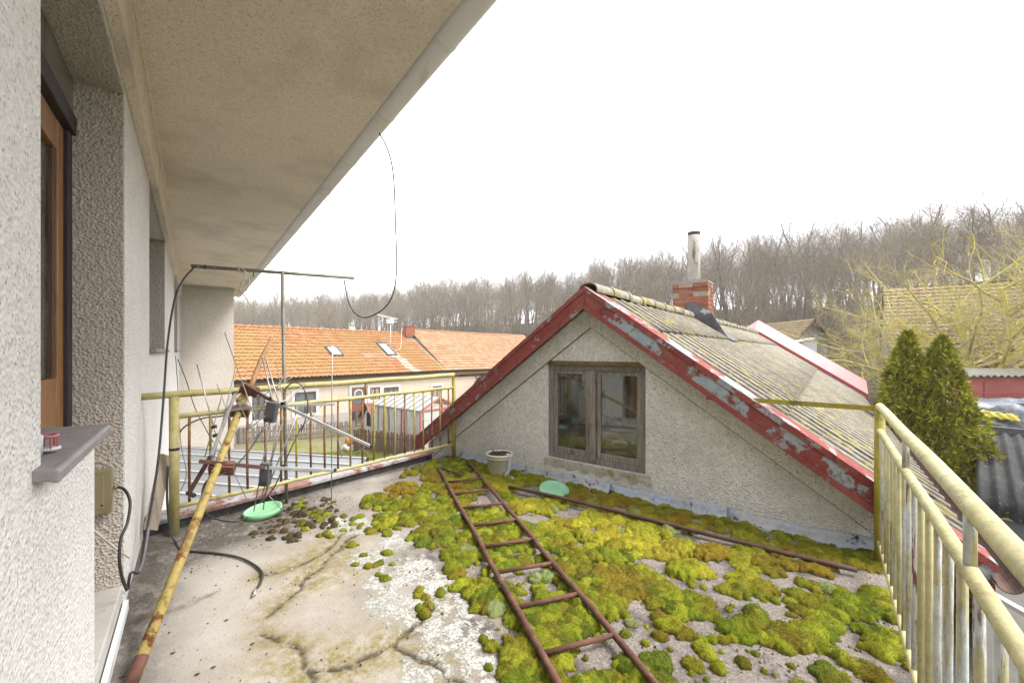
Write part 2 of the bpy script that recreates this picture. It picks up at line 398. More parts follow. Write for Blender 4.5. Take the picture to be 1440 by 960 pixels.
M['white_trim'] = simple('white_trim', (.70, .68, .65), (.76, .74, .71), 3, .8, .1, 30, .002)
M['door_brown'] = wood('door_brown', (.15, .05, .025), (.24, .085, .045), (.30, .12, .07))
M['curtain'] = simple('curtain', (.30, .26, .22), (.42, .37, .31), 5, .9, .2, 20, .003)
def roof_tiles(name, a, b, c_, moss, mlo=.52, mhi=.68, nsc=.45):
    t = NT(name)
    tv = t.attr('tv')
    c = t.ramp(tv, [(0, a), (.5, b), (1, c_)])
    c = t.mix(t.math('MULTIPLY', t.mask(t.noise(nsc, 6, .65, seed=2), mlo, mhi), .8), c, moss)
    c = t.mix(t.math('MULTIPLY', t.mask(t.noise(7, 6, .7, seed=6), .60, .70), .7), c, tuple(x * .45 for x in b))
    c = t.mix(t.math('MULTIPLY', t.attr('lime'), t.mask(t.noise(9, 5, .7, seed=8), .38, .55)), c, (.60, .56, .48))
    return t.done(c, .8, t.bump(t.noise(30, 4), .3, .006), spec=.25)
M['tiles_orange'] = roof_tiles('tiles_orange', (.38, .155, .065), (.46, .205, .092), (.54, .265, .13), (.38, .24, .085), .38, .60, .5)
M['tiles_pale'] = roof_tiles('tiles_pale', (.38, .21, .11), (.47, .275, .155), (.54, .335, .20), (.36, .25, .11), .5, .7, .6)
M['tiles_brown'] = roof_tiles('tiles_brown', (.25, .10, .06), (.32, .135, .085), (.36, .17, .11), (.28, .13, .08))
M['tiles_old'] = roof_tiles('tiles_old', (.19, .13, .085), (.27, .20, .135), (.36, .20, .15), (.25, .215, .10), .42, .62, .35)
M['ivy'] = simple('ivy', (.025, .04, .018), (.06, .09, .035), 3, .5, .1, 20, .002, rnd=.3)
M['film'] = simple('film', (.52, .52, .50), (.64, .63, .61), 2.0, .45, .3, 6, .01, spots=[((.36, .35, .30), 2.5, .52, .7)])
M['film_white'] = simple('film_white', (.36, .36, .36), (.46, .46, .46), 2.0, .4, .2, 6, .01)
M['pink_frame'] = simple('pink_frame', (.48, .12, .12), (.56, .20, .19), 3, .6, .1, 30, .002)
M['orange_cloth'] = simple('orange_cloth', (.60, .19, .04), (.72, .30, .08), 10, .9, .5, 40, .006)
M['red_shed'] = simple('red_shed', (.34, .085, .065), (.42, .125, .10), 1.2, .75, .2, 30, .003, spots=[((.50, .25, .21), 5, .6, .75)])
M['tarp'] = simple('tarp', (.11, .13, .165), (.30, .32, .36), 4, .45, .6, 9, .03, spots=[((.09, .10, .10), 5, .55, .65)])
M['tarp_yellow'] = simple('tarp_yellow', (.55, .44, .03), (.62, .52, .06), 4, .5, .5, 9, .02)
M['corr_dark'] = simple('corr_dark', (.016, .0155, .017), (.04, .039, .042), 6, .95, .4, 50, .005, spots=[((.40, .36, .05), 20, .635, .67), ((.42, .40, .34), 24, .66, .69)])
M['corr_grey'] = simple('corr_grey', (.22, .21, .16), (.36, .34, .27), 6, .8, .4, 50, .005)
M['cream_frame'] = simple('cream_frame', (.56, .42, .21), (.64, .50, .28), 6, .6, .1, 30, .002)
M['dark_void'] = simple('dark_void', (.015, .013, .012), (.03, .027, .024), 4, .95, .1, 20, .002)
M['weather_board'] = wood('weather_board', (.16, .14, .125), (.27, .245, .225), (.38, .35, .33), rough=.9)
M['blue_white'] = simple('blue_white', (.45, .55, .68), (.66, .70, .74), 5, .6, .1, 30, .002)
M['bark'] = simple('bark', (.20, .165, .12), (.31, .265, .20), 4, .95, .6, 25, .01, rnd=.35)
M['twig'] = simple('twig', (.25, .20, .145), (.355, .295, .215), 2, .95, .2, 25, .004, rnd=.30)
M['twig_pale'] = simple('twig_pale', (.28, .245, .19), (.38, .34, .27), 3, .95, .2, 25, .004, rnd=.25)
def lichen_bark():
    t = NT('lichen_bark')
    c = t.ramp(t.noise(6, 6, .65), [(.3, (.32, .28, .23)), (.6, (.52, .47, .39))])
    c = t.mix(t.mask(t.noise(2.3, 6, .65, seed=3), .40, .54), c, t.ramp(t.noise(14, 5), [(.3, (.50, .44, .08)), (.7, (.74, .64, .18))]))
    return t.done(c, .95, t.bump(t.noise(40, 4), .5, .006), spec=.2)
M['lichen_bark'] = lichen_bark()
def thuja_mat():
    t = NT('thuja')
    c = t.attr('Col', 'Color')
    c = t.mix(t.math('MULTIPLY', t.mask(t.noise(1.6, 5, .6), .48, .68), .5), c, (.34, .26, .035))
    t.b.inputs['Subsurface Weight'].default_value = 0
    return t.done(c, .7, None, spec=.3)
M['thuja'] = thuja_mat()
def moss_mat():
    t = NT('moss')
    c = t.attr('Col', 'Color')
    c = t.mix(1.0, c, t.ramp(t.noise(150, 3, .7), [(.25, .45), (.7, 1.35)]), 'MULTIPLY')
    c = t.mix(t.mask(t.noise(22, 5, .7, seed=3), .60, .72), c, (.16, .085, .02))
    return t.done(c, .95, t.bump(t.noise(260, 3, .7), 1.0, .006), spec=.15, gain=.66)
M['moss'] = moss_mat()
def floor_mat():
    t = NT('terrace_concrete')
    dirt, lich, yel, crk, grit = (t.attr(k) for k in ('dirt', 'lichen', 'yellow', 'crack', 'grit'))
    base = t.ramp(t.noise(2.2, 7, .62), [(.28, (.36, .315, .265)), (.5, (.475, .43, .375)), (.72, (.56, .52, .465))])
    base = t.mix(t.mask(t.noise(60, 4, .7, seed=5), .60, .70), base, (.24, .20, .165))
    base = t.mix(t.mask(t.voro(48), .16, .08), base, t.mix(t.mask(t.noise(12, 3), .45, .55), (.13, .115, .10), (.62, .58, .52)))
    gcol = t.ramp(t.noise(90, 4, .75), [(.30, (.10, .085, .075)), (.5, (.29, .245, .21)), (.72, (.50, .45, .40))])
    gcol = t.mix(t.mask(t.noise(4.5, 7, .7, seed=33), .50, .62), gcol, t.ramp(t.noise(110, 4, .8), [(.35, (.055, .05, .045)), (.7, (.21, .19, .17))]))
    c = t.mix(grit, base, gcol)
    c = t.mix(t.math('MULTIPLY', yel, t.mask(t.noise(16, 6, .7, seed=7), .34, .60)), c, t.ramp(t.noise(50, 4), [(.3, (.22, .17, .06)), (.7, (.38, .32, .13))]))
    dm = t.math('MULTIPLY', dirt, t.mask(t.noise(9, 8, .72, seed=9), .22, .50))
    c = t.mix(dm, c, t.ramp(t.noise(120, 4, .8), [(.35, (.075, .062, .05)), (.6, (.20, .175, .15)), (.75, (.40, .36, .31))]))
    lm = t.math('MULTIPLY', t.mask(t.math('ADD', t.math('MULTIPLY', lich, .30), t.noise(15, 12, .80, seed=12)), .755, .785), t.mask(t.noise(60, 6, .8, seed=19), .42, .52))
    c = t.mix(lm, c, t.ramp(t.noise(70, 4), [(.3, (.50, .515, .47)), (.7, (.66, .67, .62))]))
    c = t.mix(t.math('MULTIPLY', crk, t.mask(t.noise(20, 6, .7, seed=14), .36, .52)), c, (.10, .078, .045))
    h = t.math('ADD', t.noise(70, 6, .72), t.math('ADD', t.math('MULTIPLY', lm, .7), t.math('MULTIPLY', t.math('ADD', grit, dirt), t.noise(180, 3, .8))))
    return t.done(c, .93, t.bump(h, .7, .006), spec=.2)
M['floor'] = floor_mat()
def ground_mat():
    t = NT('ground')
    wood_f, grass = t.attr('forest'), t.attr('grass')
    c = t.ramp(t.noise(.5, 7, .65), [(.3, (.20, .165, .12)), (.7, (.34, .30, .235))])
    c = t.mix(t.math('MULTIPLY', t.math('ADD', grass, .25), t.mask(t.noise(.9, 7, .7, seed=3), .40, .60)), c, t.ramp(t.noise(8, 5), [(.3, (.15, .165, .03)), (.7, (.30, .29, .06))]))
    c = t.mix(wood_f, c, t.ramp(t.noise(1.1, 8, .75), [(.3, (.12, .09, .06)), (.7, (.235, .19, .135))]))
    return t.done(c, .95, t.bump(t.noise(5, 8, .75), .8, .10), spec=.1)
M['ground'] = ground_mat()
M['gravel'] = simple('gravel', (.13, .115, .10), (.40, .37, .34), 45, .95, 1.0, 45, .02)
M['paving'] = simple('paving', (.38, .36, .33), (.48, .46, .42), 4, .9, .3, 40, .004, spots=[((.30, .30, .16), 5, .56, .7)], rnd=.2)
M['debris_black'] = simple('debris_black', (.03, .03, .032), (.08, .08, .085), 7, .35, .4, 12, .02)
M['fray'] = simple('fray', (.50, .49, .45), (.60, .59, .55), 12, .6, .2, 60, .001)

# ================================================================ the ground
def lerp_tab(x, tab):
    return np.interp(x, [a for a, _ in tab], [b for _, b in tab])
FOOT = [(-60, 120), (-40, 100), (-11, 72), (26, 50), (42, 46), (60, 46), (90, 60), (180, 120)]
CREST = [(-60, 180), (-33, 165), (-11, 120), (26, 90), (42, 88), (60, 85), (90, 100), (180, 200)]
CRESTZ = [(-60, 4.5), (-33, 5.0), (-11, 8.6), (26, 9.7), (42, 8.8), (60, 8.4), (90, 7), (180, 0)]
def ground_z(X, Y):
    X = np.asarray(X, float); Y = np.asarray(Y, float)
    phi = np.degrees(np.arctan2(X, Y)); r = np.hypot(X, Y)
    f, c, z = lerp_tab(phi, FOOT), lerp_tab(phi, CREST), lerp_tab(phi, CRESTZ)
    f = np.where(phi < -60, 120, f); c = np.where(phi < -60, 180, c); z = np.where(phi < -60, 3.5, z)
    k = np.clip((r - f) / (c - f), 0, 1); k = k * k * (3 - 2 * k)
    return -3.0 + k * (z + 3.0) + .12 * np.sin(X * .31) * np.cos(Y * .27) * np.clip((r - 25) / 20, 0, 1)
def make_ground():
    rs = np.concatenate([[0.01], np.linspace(4, 40, 19), np.linspace(43, 200, 60), np.geomspace(215, 420, 6)])
    na = 144
    A = np.linspace(0, 2 * np.pi, na, endpoint=False)
    rr, aa = np.meshgrid(rs, A, indexing='ij')
    X, Y = rr * np.sin(aa), rr * np.cos(aa)
    Z = ground_z(X, Y)
    V = np.stack([X, Y, Z], -1).reshape(-1, 3)
    T = []
    for i in range(len(rs) - 1):
        for k in range(na):
            k2 = (k + 1) % na
            T.append((i * na + k, i * na + k2, (i + 1) * na + k2, (i + 1) * na + k))
    phi = np.degrees(np.arctan2(X, Y)); f = np.where(phi < -60, 120, lerp_tab(phi, FOOT))
    forest = np.clip((np.hypot(X, Y) - f + 12) / 14, 0, 1).ravel()
    grass = ((1 - forest) * .8)
    me = fast_mesh('ground', V, np.array(T)[:, ::-1], M['ground'], True, attrs={'forest': forest, 'grass': grass})
    return tag(link_mesh('ground', me), kind='structure')
make_ground()

# ================================================================ terrace slab and floor sheet
WALLX = -.308                                # plane of the house front in the H frame
def slab():
    pts = []
    def wall_hit(v):                         # where a line x=v of the G frame meets the house plane
        X0, Y0 = to_world(v, 0, 'G'); X1, Y1 = to_world(v, 1, 'G')
        d0 = to_frame(X0, Y0, 'H')[0]; d1 = to_frame(X1, Y1, 'H')[0]
        return (WALLX - d0) / (d1 - d0)
    poly = [(-4.34, wall_hit(-4.34) - .2), (.42, wall_hit(.42) - .2), (.42, 3.895), (-4.34, 3.895)]
    return tag(MB().prism_z(poly, -3.05, -.030).build('terrace_slab', M['smooth_render'], fr='G'), kind='structure')
slab()

def poly_dist(P, pl):
    best = np.full(P.shape[:-1], 9e9)
    for (a, b) in zip(pl[:-1], pl[1:]):
        a = np.array(a[:2]); b = np.array(b[:2]); ab = b - a
        k = np.clip(((P - a) @ ab) / (ab @ ab), 0, 1)
        best = np.minimum(best, np.hypot(*np.moveaxis(P - (a + k[..., None] * ab), -1, 0)))
    return best
def blob(P, px, py, r):
    c = np.array(floor_at(px, py)[:2]); return np.exp(-(((P - c) ** 2).sum(-1)) / (r * r))
def vnoise(x, y, seed=0):                    # smooth value noise in numpy
    def h(i, j):
        n = np.sin(i * 127.1 + j * 311.7 + seed * 74.7) * 43758.5453
        return n - np.floor(n)
    xi, yi = np.floor(x), np.floor(y); fx, fy = x - xi, y - yi
    fx, fy = fx * fx * (3 - 2 * fx), fy * fy * (3 - 2 * fy)
    return (h(xi, yi) * (1 - fx) + h(xi + 1, yi) * fx) * (1 - fy) + (h(xi, yi + 1) * (1 - fx) + h(xi + 1, yi + 1) * fx) * fy
def fbm(x, y, seed=0, o=4):
    s = 0; a = .5
    for k in range(o):
        s = s + a * vnoise(x * 2 ** k, y * 2 ** k, seed + k); a *= .5
    return s / (1 - .5 ** o)

CRACKS = [[(370, 889), (392, 897), (409, 910), (425, 928), (441, 939), (468, 937), (494, 932), (530, 917), (560, 900), (585, 880), (610, 850)],
          [(370, 864), (395, 845), (414, 830), (434, 811), (452, 795), (470, 775), (500, 752)],
          [(366, 808), (395, 801), (423, 793), (445, 782), (459, 772), (490, 742)],
          [(441, 939), (436, 962), (428, 985)], [(560, 900), (590, 925), (640, 955), (660, 985)],
          [(243, 855), (270, 845), (303, 831)], [(168, 880), (210, 866), (243, 855)]]
CRACKS = [[floor_at(*p)[:2] for p in c] for c in CRACKS]
def terrace_floor():
    st = .0095
    xs = np.arange(-4.20, .42, st); ys = np.arange(-.9, 3.89, st)
    gx, gy = np.meshgrid(xs, ys, indexing='ij'); P = np.stack([gx, gy], -1)
    wob = np.stack([fbm(gx * 9, gy * 9, 3) - .5, fbm(gx * 9, gy * 9, 8) - .5], -1) * .10
    Pw = P + wob
    dm = np.minimum.reduce([poly_dist(Pw, c) for c in CRACKS[:5]])
    ds = np.minimum.reduce([poly_dist(Pw, c) for c in CRACKS[5:]])
    crack = np.exp(-(dm / .011) ** 2) + .25 * np.exp(-(dm / .05) ** 2) + .6 * np.exp(-(ds / .03) ** 2)
    yellow = .9 * np.exp(-(dm / .10) ** 2) + .8 * blob(P, 475, 800, .30) + .7 * blob(P, 500, 920, .28) + .5 * blob(P, 440, 770, .25) + .5 * blob(P, 380, 940, .18)
    X = gx * math.cos(AG) - gy * math.sin(AG); Y = gx * math.sin(AG) + gy * math.cos(AG)
    dw = X * math.cos(AH) + Y * math.sin(AH) - WALLX
    dirt = 1.1 * np.exp(-((gx + 4.16) / .34) ** 2) * np.clip((2.6 - gy) / .8, 0, 1) + 1.0 * np.exp(-(dw / .22) ** 2) * np.clip((gy + .1) / .5, 0, 1)
    dirt += 1.1 * blob(P, 400, 735, .32) + .9 * blob(P, 300, 752, .38) + .9 * blob(P, 235, 790, .25) + .5 * blob(P, 205, 850, .16) + .4 * blob(P, 470, 720, .3)
    lich = np.zeros_like(gx)
    for (px, py, r) in [(520, 785, .20), (545, 815, .24), (590, 860, .26), (640, 900, .26), (560, 760, .22), (500, 740, .24), (610, 930, .2), (680, 950, .2), (650, 850, .22), (540, 850, .18), (470, 735, .16), (580, 800, .22), (610, 820, .2)]:
        lich = np.maximum(lich, blob(P, px, py, r))
    grit = np.clip((poly_dist(P, [floor_at(600, 1000)[:2], floor_at(640, 830)[:2], floor_at(560, 740)[:2], floor_at(520, 690)[:2], floor_at(600, 655)[:2]]) * 0), 0, 1)
    # right of the lichen patches the surface has weathered to grit
    line = np.array(floor_at(650, 960)[:2]), np.array(floor_at(520, 690)[:2])
    n = np.array([-(line[1] - line[0])[1], (line[1] - line[0])[0]]); n /= np.hypot(*n)
    side = (P - line[0]) @ n
    ref = (np.array(floor_at(1000, 850)[:2]) - line[0]) @ n
    side = side * np.sign(ref)
    grit = np.clip((side + .15 + .5 * (fbm(gx * 3, gy * 3, 5) - .5)) / .35, 0, 1)
    Z = -.012 * np.clip(crack, 0, 1) + .006 * (fbm(gx * 2, gy * 2, 21) - .5) + grit * .010 * (fbm(gx * 14, gy * 14, 4) - .5) + np.clip(dirt, 0, 1) * .012 * (fbm(gx * 20, gy * 20, 9) - .3)
    keep = (dw > -.03)
    idx = np.arange(gx.size).reshape(gx.shape)
    q = np.stack([idx[:-1, :-1], idx[1:, :-1], idx[1:, 1:], idx[:-1, 1:]], -1)
    ok = keep[:-1, :-1] & keep[1:, :-1] & keep[1:, 1:] & keep[:-1, 1:]
    q = q[ok]
    c1 = lambda a: np.clip(a, 0, 1).ravel()
    me = fast_mesh('terrace_floor', np.stack([gx, gy, Z], -1).reshape(-1, 3), q, M['floor'], True,
                   attrs={'dirt': c1(dirt), 'lichen': c1(lich * 1.25), 'yellow': c1(yellow), 'crack': c1(crack), 'grit': c1(grit)})
    return tag(link_mesh('terrace_floor', me, fr='G'), kind='structure')
terrace_floor()

# ================================================================ the house on the left
house = thing('house', 'grey roughcast house on the left with a wide soffit over the terrace', 'house', 'H', (WALLX, 6, -3))
YN = -3.0
w_ = MB()
def wallbox(y0, y1, z0, z1): w_.box(WALLX - .35, WALLX, y0, y1, z0, z1)
wallbox(YN, 1.563, -3, 3.3); wallbox(1.563, 2.28, -3, 1.125); wallbox(2.28, 3.17, -3, 0); wallbox(1.563, 3.17, 2.92, 3.3)
wallbox(3.17, 4.81, -3, 3.3); wallbox(4.81, 7.32, -3, 1.44); wallbox(4.81, 7.32, 2.97, 3.3)
wallbox(7.32, 10.7, -3, 3.3); wallbox(10.7, 13.05, -3, 1.44); wallbox(10.7, 13.05, 2.97, 3.3); wallbox(13.05, 16.4, -3, 3.3)
w_.build('wall', M['wall_light'], house)
MB().box(-8, -2.4, YN, 16.4, -3, 3.32).build('rear_wall', M['wall_wing'], house)
MB().box(WALLX - .335, WALLX - .004, 3.150, 3.172, .135, 2.918).build('door_reveal', M['wall_coarse_shade'], house, label='coarse roughcast reveal beside the door with shade in its colour')
MB().box(WALLX - .335, WALLX - .004, 7.30, 7.322, 1.46, 2.968).build('window_reveal', M['wall_coarse_shade'], house)
MB().box(WALLX - .335, WALLX - .004, 13.03, 13.052, 1.46, 2.968).build('window_reveal', M['wall_coarse_shade'], house)
MB().box(WALLX - .335, WALLX - .004, 1.58, 3.148, 2.900, 2.919).build('lintel_soffit', M['wall_coarse_shade'], house)
MB().box(WALLX + .002, WALLX + .055, YN, 14.37, 2.95, 3.298).build('cornice', M['soffit'], house)
MB().tube([(WALLX + .06, YN, 3.292), (WALLX + .06, 14.36, 3.292)], .014, 6).build('cornice_bead', M['soffit'], house)
MB().box(WALLX + .001, 1.11, YN, 16.6, 3.302, 3.40).build('soffit', M['soffit'], house)
MB().box(-8, 1.128, YN, 16.6, 3.405, 3.62).build('roof', M['ridge_cap'], house)  # roof slab out of view, added to block light from above
wing = MB().box(WALLX + .002, .93, 14.38, 14.75, -3, 3.298).build('wing_wall', M['wall_wing'], house)
MB().box(WALLX + .003, .95, 14.35, 14.376, 3.21, 3.296).build('wing_trim', M['smooth_render'], wing)
MB().box(WALLX + .0025, WALLX + .03, 13.9, 14.34, .9, 2.94).build('corner_strip', M['white_trim'], wing)
# gutter: half-round zinc lengths with beaded joints
gut = MB()
prof = [(1.205 + .092 * math.cos(g), 3.385 + .095 * math.sin(g)) for g in np.linspace(math.pi * 1.0, math.pi * 2.0, 13)]
prof += [(1.205 + .084 * math.cos(g), 3.385 + .087 * math.sin(g)) for g in np.linspace(math.pi * 2.0, math.pi * 1.0, 13)]
gut.prism(prof, YN, 16.6)
gutter = gut.build('gutter', M['zinc'], house)
for k in range(19):
    y = -1.75 + k * .98
    jb = MB(); pj = [(1.205 + .097 * math.cos(g), 3.385 + .100 * math.sin(g)) for g in np.linspace(math.pi, 2 * math.pi, 13)] + [(1.205 + .0925 * math.cos(g), 3.385 + .0955 * math.sin(g)) for g in np.linspace(2 * math.pi, math.pi, 13)]
    jb.prism(pj, y, y + .035).build('gutter_joint', M['zinc'], gutter)
# threshold, base strip
MB().box(WALLX - .34, WALLX - .006, 2.284, 3.168, .002, .133).build('threshold', M['smooth_render'], house, bevel=.008)
MB().box(WALLX + .001, WALLX + .022, .4, 3.12, .004, .058).build('base_strip', M['zinc'], house)
# sill of the window beside the door
sl = MB(); sl.prism([(WALLX - .26, 1.13), (WALLX + .018, 1.13), (WALLX + .030, 1.127), (WALLX + .038, 1.122), (WALLX + .046, 1.124), (WALLX + .048, 1.150), (WALLX + .040, 1.158), (WALLX - .26, 1.168)], 1.49, 2.282)
sl.build('window_sill', M['sill_stone'], house, bevel=.004)
for (a, b) in ((4.79, 7.34), (10.68, 13.07)):
    s2 = MB(); s2.box(WALLX - .26, WALLX + .05, a, b, 1.442, 1.475); s2.build('window_sill', M['sill_stone'], house, bevel=.004)
# dark door frame, lintel beam and tile band
XF = WALLX - .20
MB().box(XF - .07, XF, 3.066, 3.149, .134, 2.598).build('door_frame', M['dark_frame'], house, bevel=.004)
MB().box(XF - .07, XF + .016, 1.566, 3.149, 2.60, 2.700).build('lintel_beam', M['dark_frame'], house, bevel=.006)
MB().box(XF - .07, XF - .001, 2.245, 2.31, 1.17, 2.598).build('mullion', M['dark_frame'], house, bevel=.004)
for k in range(6):
    MB().box(XF - .06, XF + .006 - .002 * (k % 2), 1.57 + k * .2635, 1.57 + k * .2635 + .257, 2.703, 2.899).build('lintel_tile', M['tile_band'], house, bevel=.003)
door = MB().box(XF - .062, XF - .018, 2.953, 3.064, .137, 2.596).build('balcony_door', M['wood_warm'], house, bevel=.004)
MB().box(XF - .062, XF - .018, 2.312, 2.42, .137, 2.596).build('stile', M['wood_warm'], door, bevel=.004)
MB().box(XF - .060, XF - .020, 2.422, 2.951, 2.44, 2.594).build('top_rail', M['wood_warm'], door, bevel=.004)
MB().box(XF - .060, XF - .020, 2.422, 2.951, 1.06, 1.32).build('lock_rail', M['wood_warm'], door, bevel=.004)
MB().box(XF - .052, XF - .030, 2.422, 2.951, .14, 1.058).build('panel', M['wood_warm'], door)
MB().box(XF - .050, XF - .028, 2.905, 2.951, 1.322, 2.438).build('bead', M['wood_dark'], door)
MB().box(XF - .044, XF - .040, 2.424, 2.904, 1.322, 2.438).build('pane', M['glass'], door)
win = MB()
for (a, b, c, d) in ((1.57, 1.66, 1.172, 2.596), (2.15, 2.243, 1.172, 2.596), (1.662, 2.148, 2.46, 2.596), (1.662, 2.148, 1.172, 1.30)): win.box(XF - .06, XF - .018, a, b, c, d)
wf = win.build('casement_window', M['wood_warm'], house)
MB().box(XF - .044, XF - .040, 1.663, 2.147, 1.301, 2.459).build('pane', M['glass'], wf)
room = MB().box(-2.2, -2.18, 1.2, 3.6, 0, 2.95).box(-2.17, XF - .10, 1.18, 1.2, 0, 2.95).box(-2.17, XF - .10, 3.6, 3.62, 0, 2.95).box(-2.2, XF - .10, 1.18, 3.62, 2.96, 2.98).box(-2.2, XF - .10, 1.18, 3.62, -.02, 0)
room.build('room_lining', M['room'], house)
for (a, b) in ((4.81, 7.32), (10.7, 13.05)):
    fr_ = MB()
    for (p, q, r_, s_) in ((a, a + .08, 1.48, 2.96), (b - .105, b - .025, 1.48, 2.96), (a + .082, b - .107, 2.87, 2.96), (a + .082, b - .107, 1.48, 1.57), ((a + b) / 2 - .05, (a + b) / 2 + .05, 1.572, 2.868)): fr_.box(XF - .06, XF - .01, p, q, r_, s_)
    o = fr_.build('window_frame', M['wood_dark'], house)
    MB().box(XF - .05, XF - .045, a + .081, b - .106, 1.571, 2.869).build('pane', M['glass_far'], o)

# small red and white plastic holder on the sill
hd = thing('plastic_holder', 'small red and white plastic holder standing on the stone window sill', 'holder', 'H', (WALLX - .02, 1.70, 1.17))
hb = MB(); hb.tube([(WALLX - .02 + .020 * math.cos(g), 1.73 + .024 * math.sin(g), 1.208) for g in np.linspace(0, 2 * math.pi, 17)], .005, 6); hb.build('ring', M['red_plastic'], hd, True)
hb = MB()
for g in np.linspace(0, 2 * math.pi, 7)[:-1]: hb.bar((WALLX - .02 + .020 * math.cos(g), 1.73 + .024 * math.sin(g), 1.172), (WALLX - .02 + .020 * math.cos(g), 1.73 + .024 * math.sin(g), 1.206), .008, .004, (1, 0, .01))
hb.build('rib', M['red_plastic'], hd)
MB().lathe([(.0, .0), (.027, .0), (.027, .008), (.022, .009), (0, .009)], (WALLX - .02, 1.73, 1.168), 18).build('base', M['white_plastic'], hd, True)
MB().lathe([(.0, .0), (.013, .0), (.014, .05), (.009, .055), (0, .056)], (WALLX - .028, 1.66, 1.169), 14).build('cap', M['white_plastic'], hd, True)

# junction box on the reveal, with its cables
q0 = on_y(133, 660, 3.15, 'H'); q1 = on_y(160, 716, 3.15, 'H')
bx0, bx1, bz0, bz1 = q0[0] - .03, q1[0], q1[2], q0[2]
jb = thing('junction_box', 'beige plastic junction box on the roughcast door reveal', 'junction box', 'H', (q1[0], 3.15, bz0))
bd = MB().box(bx0, bx1, 3.095, 3.1495, bz0, bz1).build('body', M['box_beige'], jb, bevel=.004)
MB().box(bx0 + .02, bx1 - .032, 3.091, 3.0945, bz0 + .03, bz1 - .03).build('cover', M['box_beige'], bd, bevel=.002)
MB().tube([(bx1, 3.12, bz0 + .13), (bx1 + .022, 3.12, bz0 + .13)], .011, 8).build('gland', M['box_beige'], jb, True)
MB().tube([(bx1 - .04, 3.0905, bz0 + .05), (bx1 - .04, 3.088, bz0 + .05)], .006, 8).build('screw', M['rust_dark'], jb)

def smooth_path(pts, n=8):
    P = [Vector(p) for p in pts]; out = []
    for i in range(len(P) - 1):
        p0, p1, p2, p3 = P[max(i - 1, 0)], P[i], P[i + 1], P[min(i + 2, len(P) - 1)]
        for k in range(n):
            t = k / n
            out.append(.5 * ((2 * p1) + (p2 - p0) * t + (2 * p0 - 5 * p1 + 4 * p2 - p3) * t * t + (3 * p1 - p0 - 3 * p2 + p3) * t ** 3))
    out.append(P[-1]); return out
def cable(name, pts, r, mt, label, cat='cable', n=6):
    sp = smooth_path(pts)
    lo = min(sp, key=lambda p: p.z)
    o = MB().tube(sp, r, n).build(name, mt, None, True, loc=(lo.x, lo.y, lo.z))
    return tag(o, label, cat)
def seq(pts): return [at(*p) for p in pts]
gx, gy = to_world(bx1 + .022, 3.12, 'H')
cable('cable', [(gx, gy, bz0 + .13)] + seq([(176, 689, 2.18), (183, 706, 2.14), (179, 735, 2.10), (170, 757, 2.05), (168, 785, 2.03), (171, 808, 2.06), (178, 829, 2.12)]), .0075, M['cable_black'], 'black cable curling down from the beige junction box')
cable('cable', seq([(180, 828, 2.33), (184, 805, 2.33), (196, 803, 2.42), (201, 770, 2.6), (207, 742, 2.7), (222, 650, 2.8), (230, 560, 2.9), (236, 480, 3.05), (246, 420, 3.25), (258, 393, 3.45), (272, 377, 3.57)]), .0075, M['cable_black'], 'long black cable hanging down the wall from the T-shaped pole')
cable('cable', seq([(196, 804, 2.40), (203, 780, 2.55), (211, 730, 2.75), (218, 700, 2.85)]), .008, M['cable_grey'], 'short grey cable looped at the foot of the wall')
cable('cable', seq([(120, 735, 2.10), (140, 752, 2.12), (165, 772, 2.14), (182, 784, 2.20)]), .005, M['cable_white'], 'pale thin cable sagging from the door reveal')
fc = seq([(236, 655, 3.05), (235, 700, 3.05), (239, 742, 3.06)])
fc += [tuple(to_world(*floor_at(x, y, .012)[:2], 'G')) + (.012,) for (x, y) in ((247, 762), (258, 773), (300, 777), (335, 783), (358, 794), (369, 806), (366, 820), (359, 829))]
cable('cable', fc, .0075, M['cable_black'], 'black coaxial cable lying across the bare concrete floor')
pe = to_world(*floor_at(357.5, 836, .012)[:2], 'G'); pf = to_world(*floor_at(359, 829, .012)[:2], 'G')
pl = thing('cable_plug', 'small metal plug at the end of the coaxial cable on the floor', 'plug', 'W', (pe[0], pe[1], .004))
MB().tube([(pf[0], pf[1], .013), (pe[0], pe[1], .013)], .010, 10).build('sleeve', M['alu'], pl, True)
MB().tube([(pe[0], pe[1], .013), (pe[0] - .004, pe[1] - .018, .013)], .006, 8).build('pin', M['galv'], pl, True)
cable('cable', seq([(250, 505, 3.9), (262, 535, 3.85), (275, 575, 3.8), (300, 622, 3.75)]), .004, M['cable_black'], 'thin dark wire slanting from the wall behind the railing')
cable('cable', seq([(249, 612, 3.3), (262, 598, 3.35), (285, 588, 3.4), (310, 585, 3.4), (330, 580, 3.35)]), .006, M['cable_black'], 'black cable arching between the railing post and the antenna')
cable('cable', seq([(247, 500, 4.3), (251, 560, 4.2), (254, 620, 4.1), (262, 665, 4.0), (254, 690, 3.95)]), .004, M['cable_grey'], 'thin grey wire dangling behind the railing near the wall')
cable('cable', seq([(533, 187, 3.36), (545, 210, 3.42), (553, 245, 3.5), (556, 310, 3.62), (557, 390, 3.8), (545, 428, 3.9), (517, 446, 4.0), (499, 440, 4.1), (489, 420, 4.15), (484, 393, 4.2)]), .006, M['cable_black'], 'black coaxial cable hanging in a big loop from the roof gutter')

# weathered board standing between wall and railing
bd = MB().bar(at(212, 745, 3.0), at(233, 640, 3.25), .10, .025, (1, 0, 0)); p = at(212, 745, 3.0)
tag(bd.build('wood_board', M['wood_pale'], None, loc=p), 'weathered pinkish board leaning between house wall and railing post', 'board')

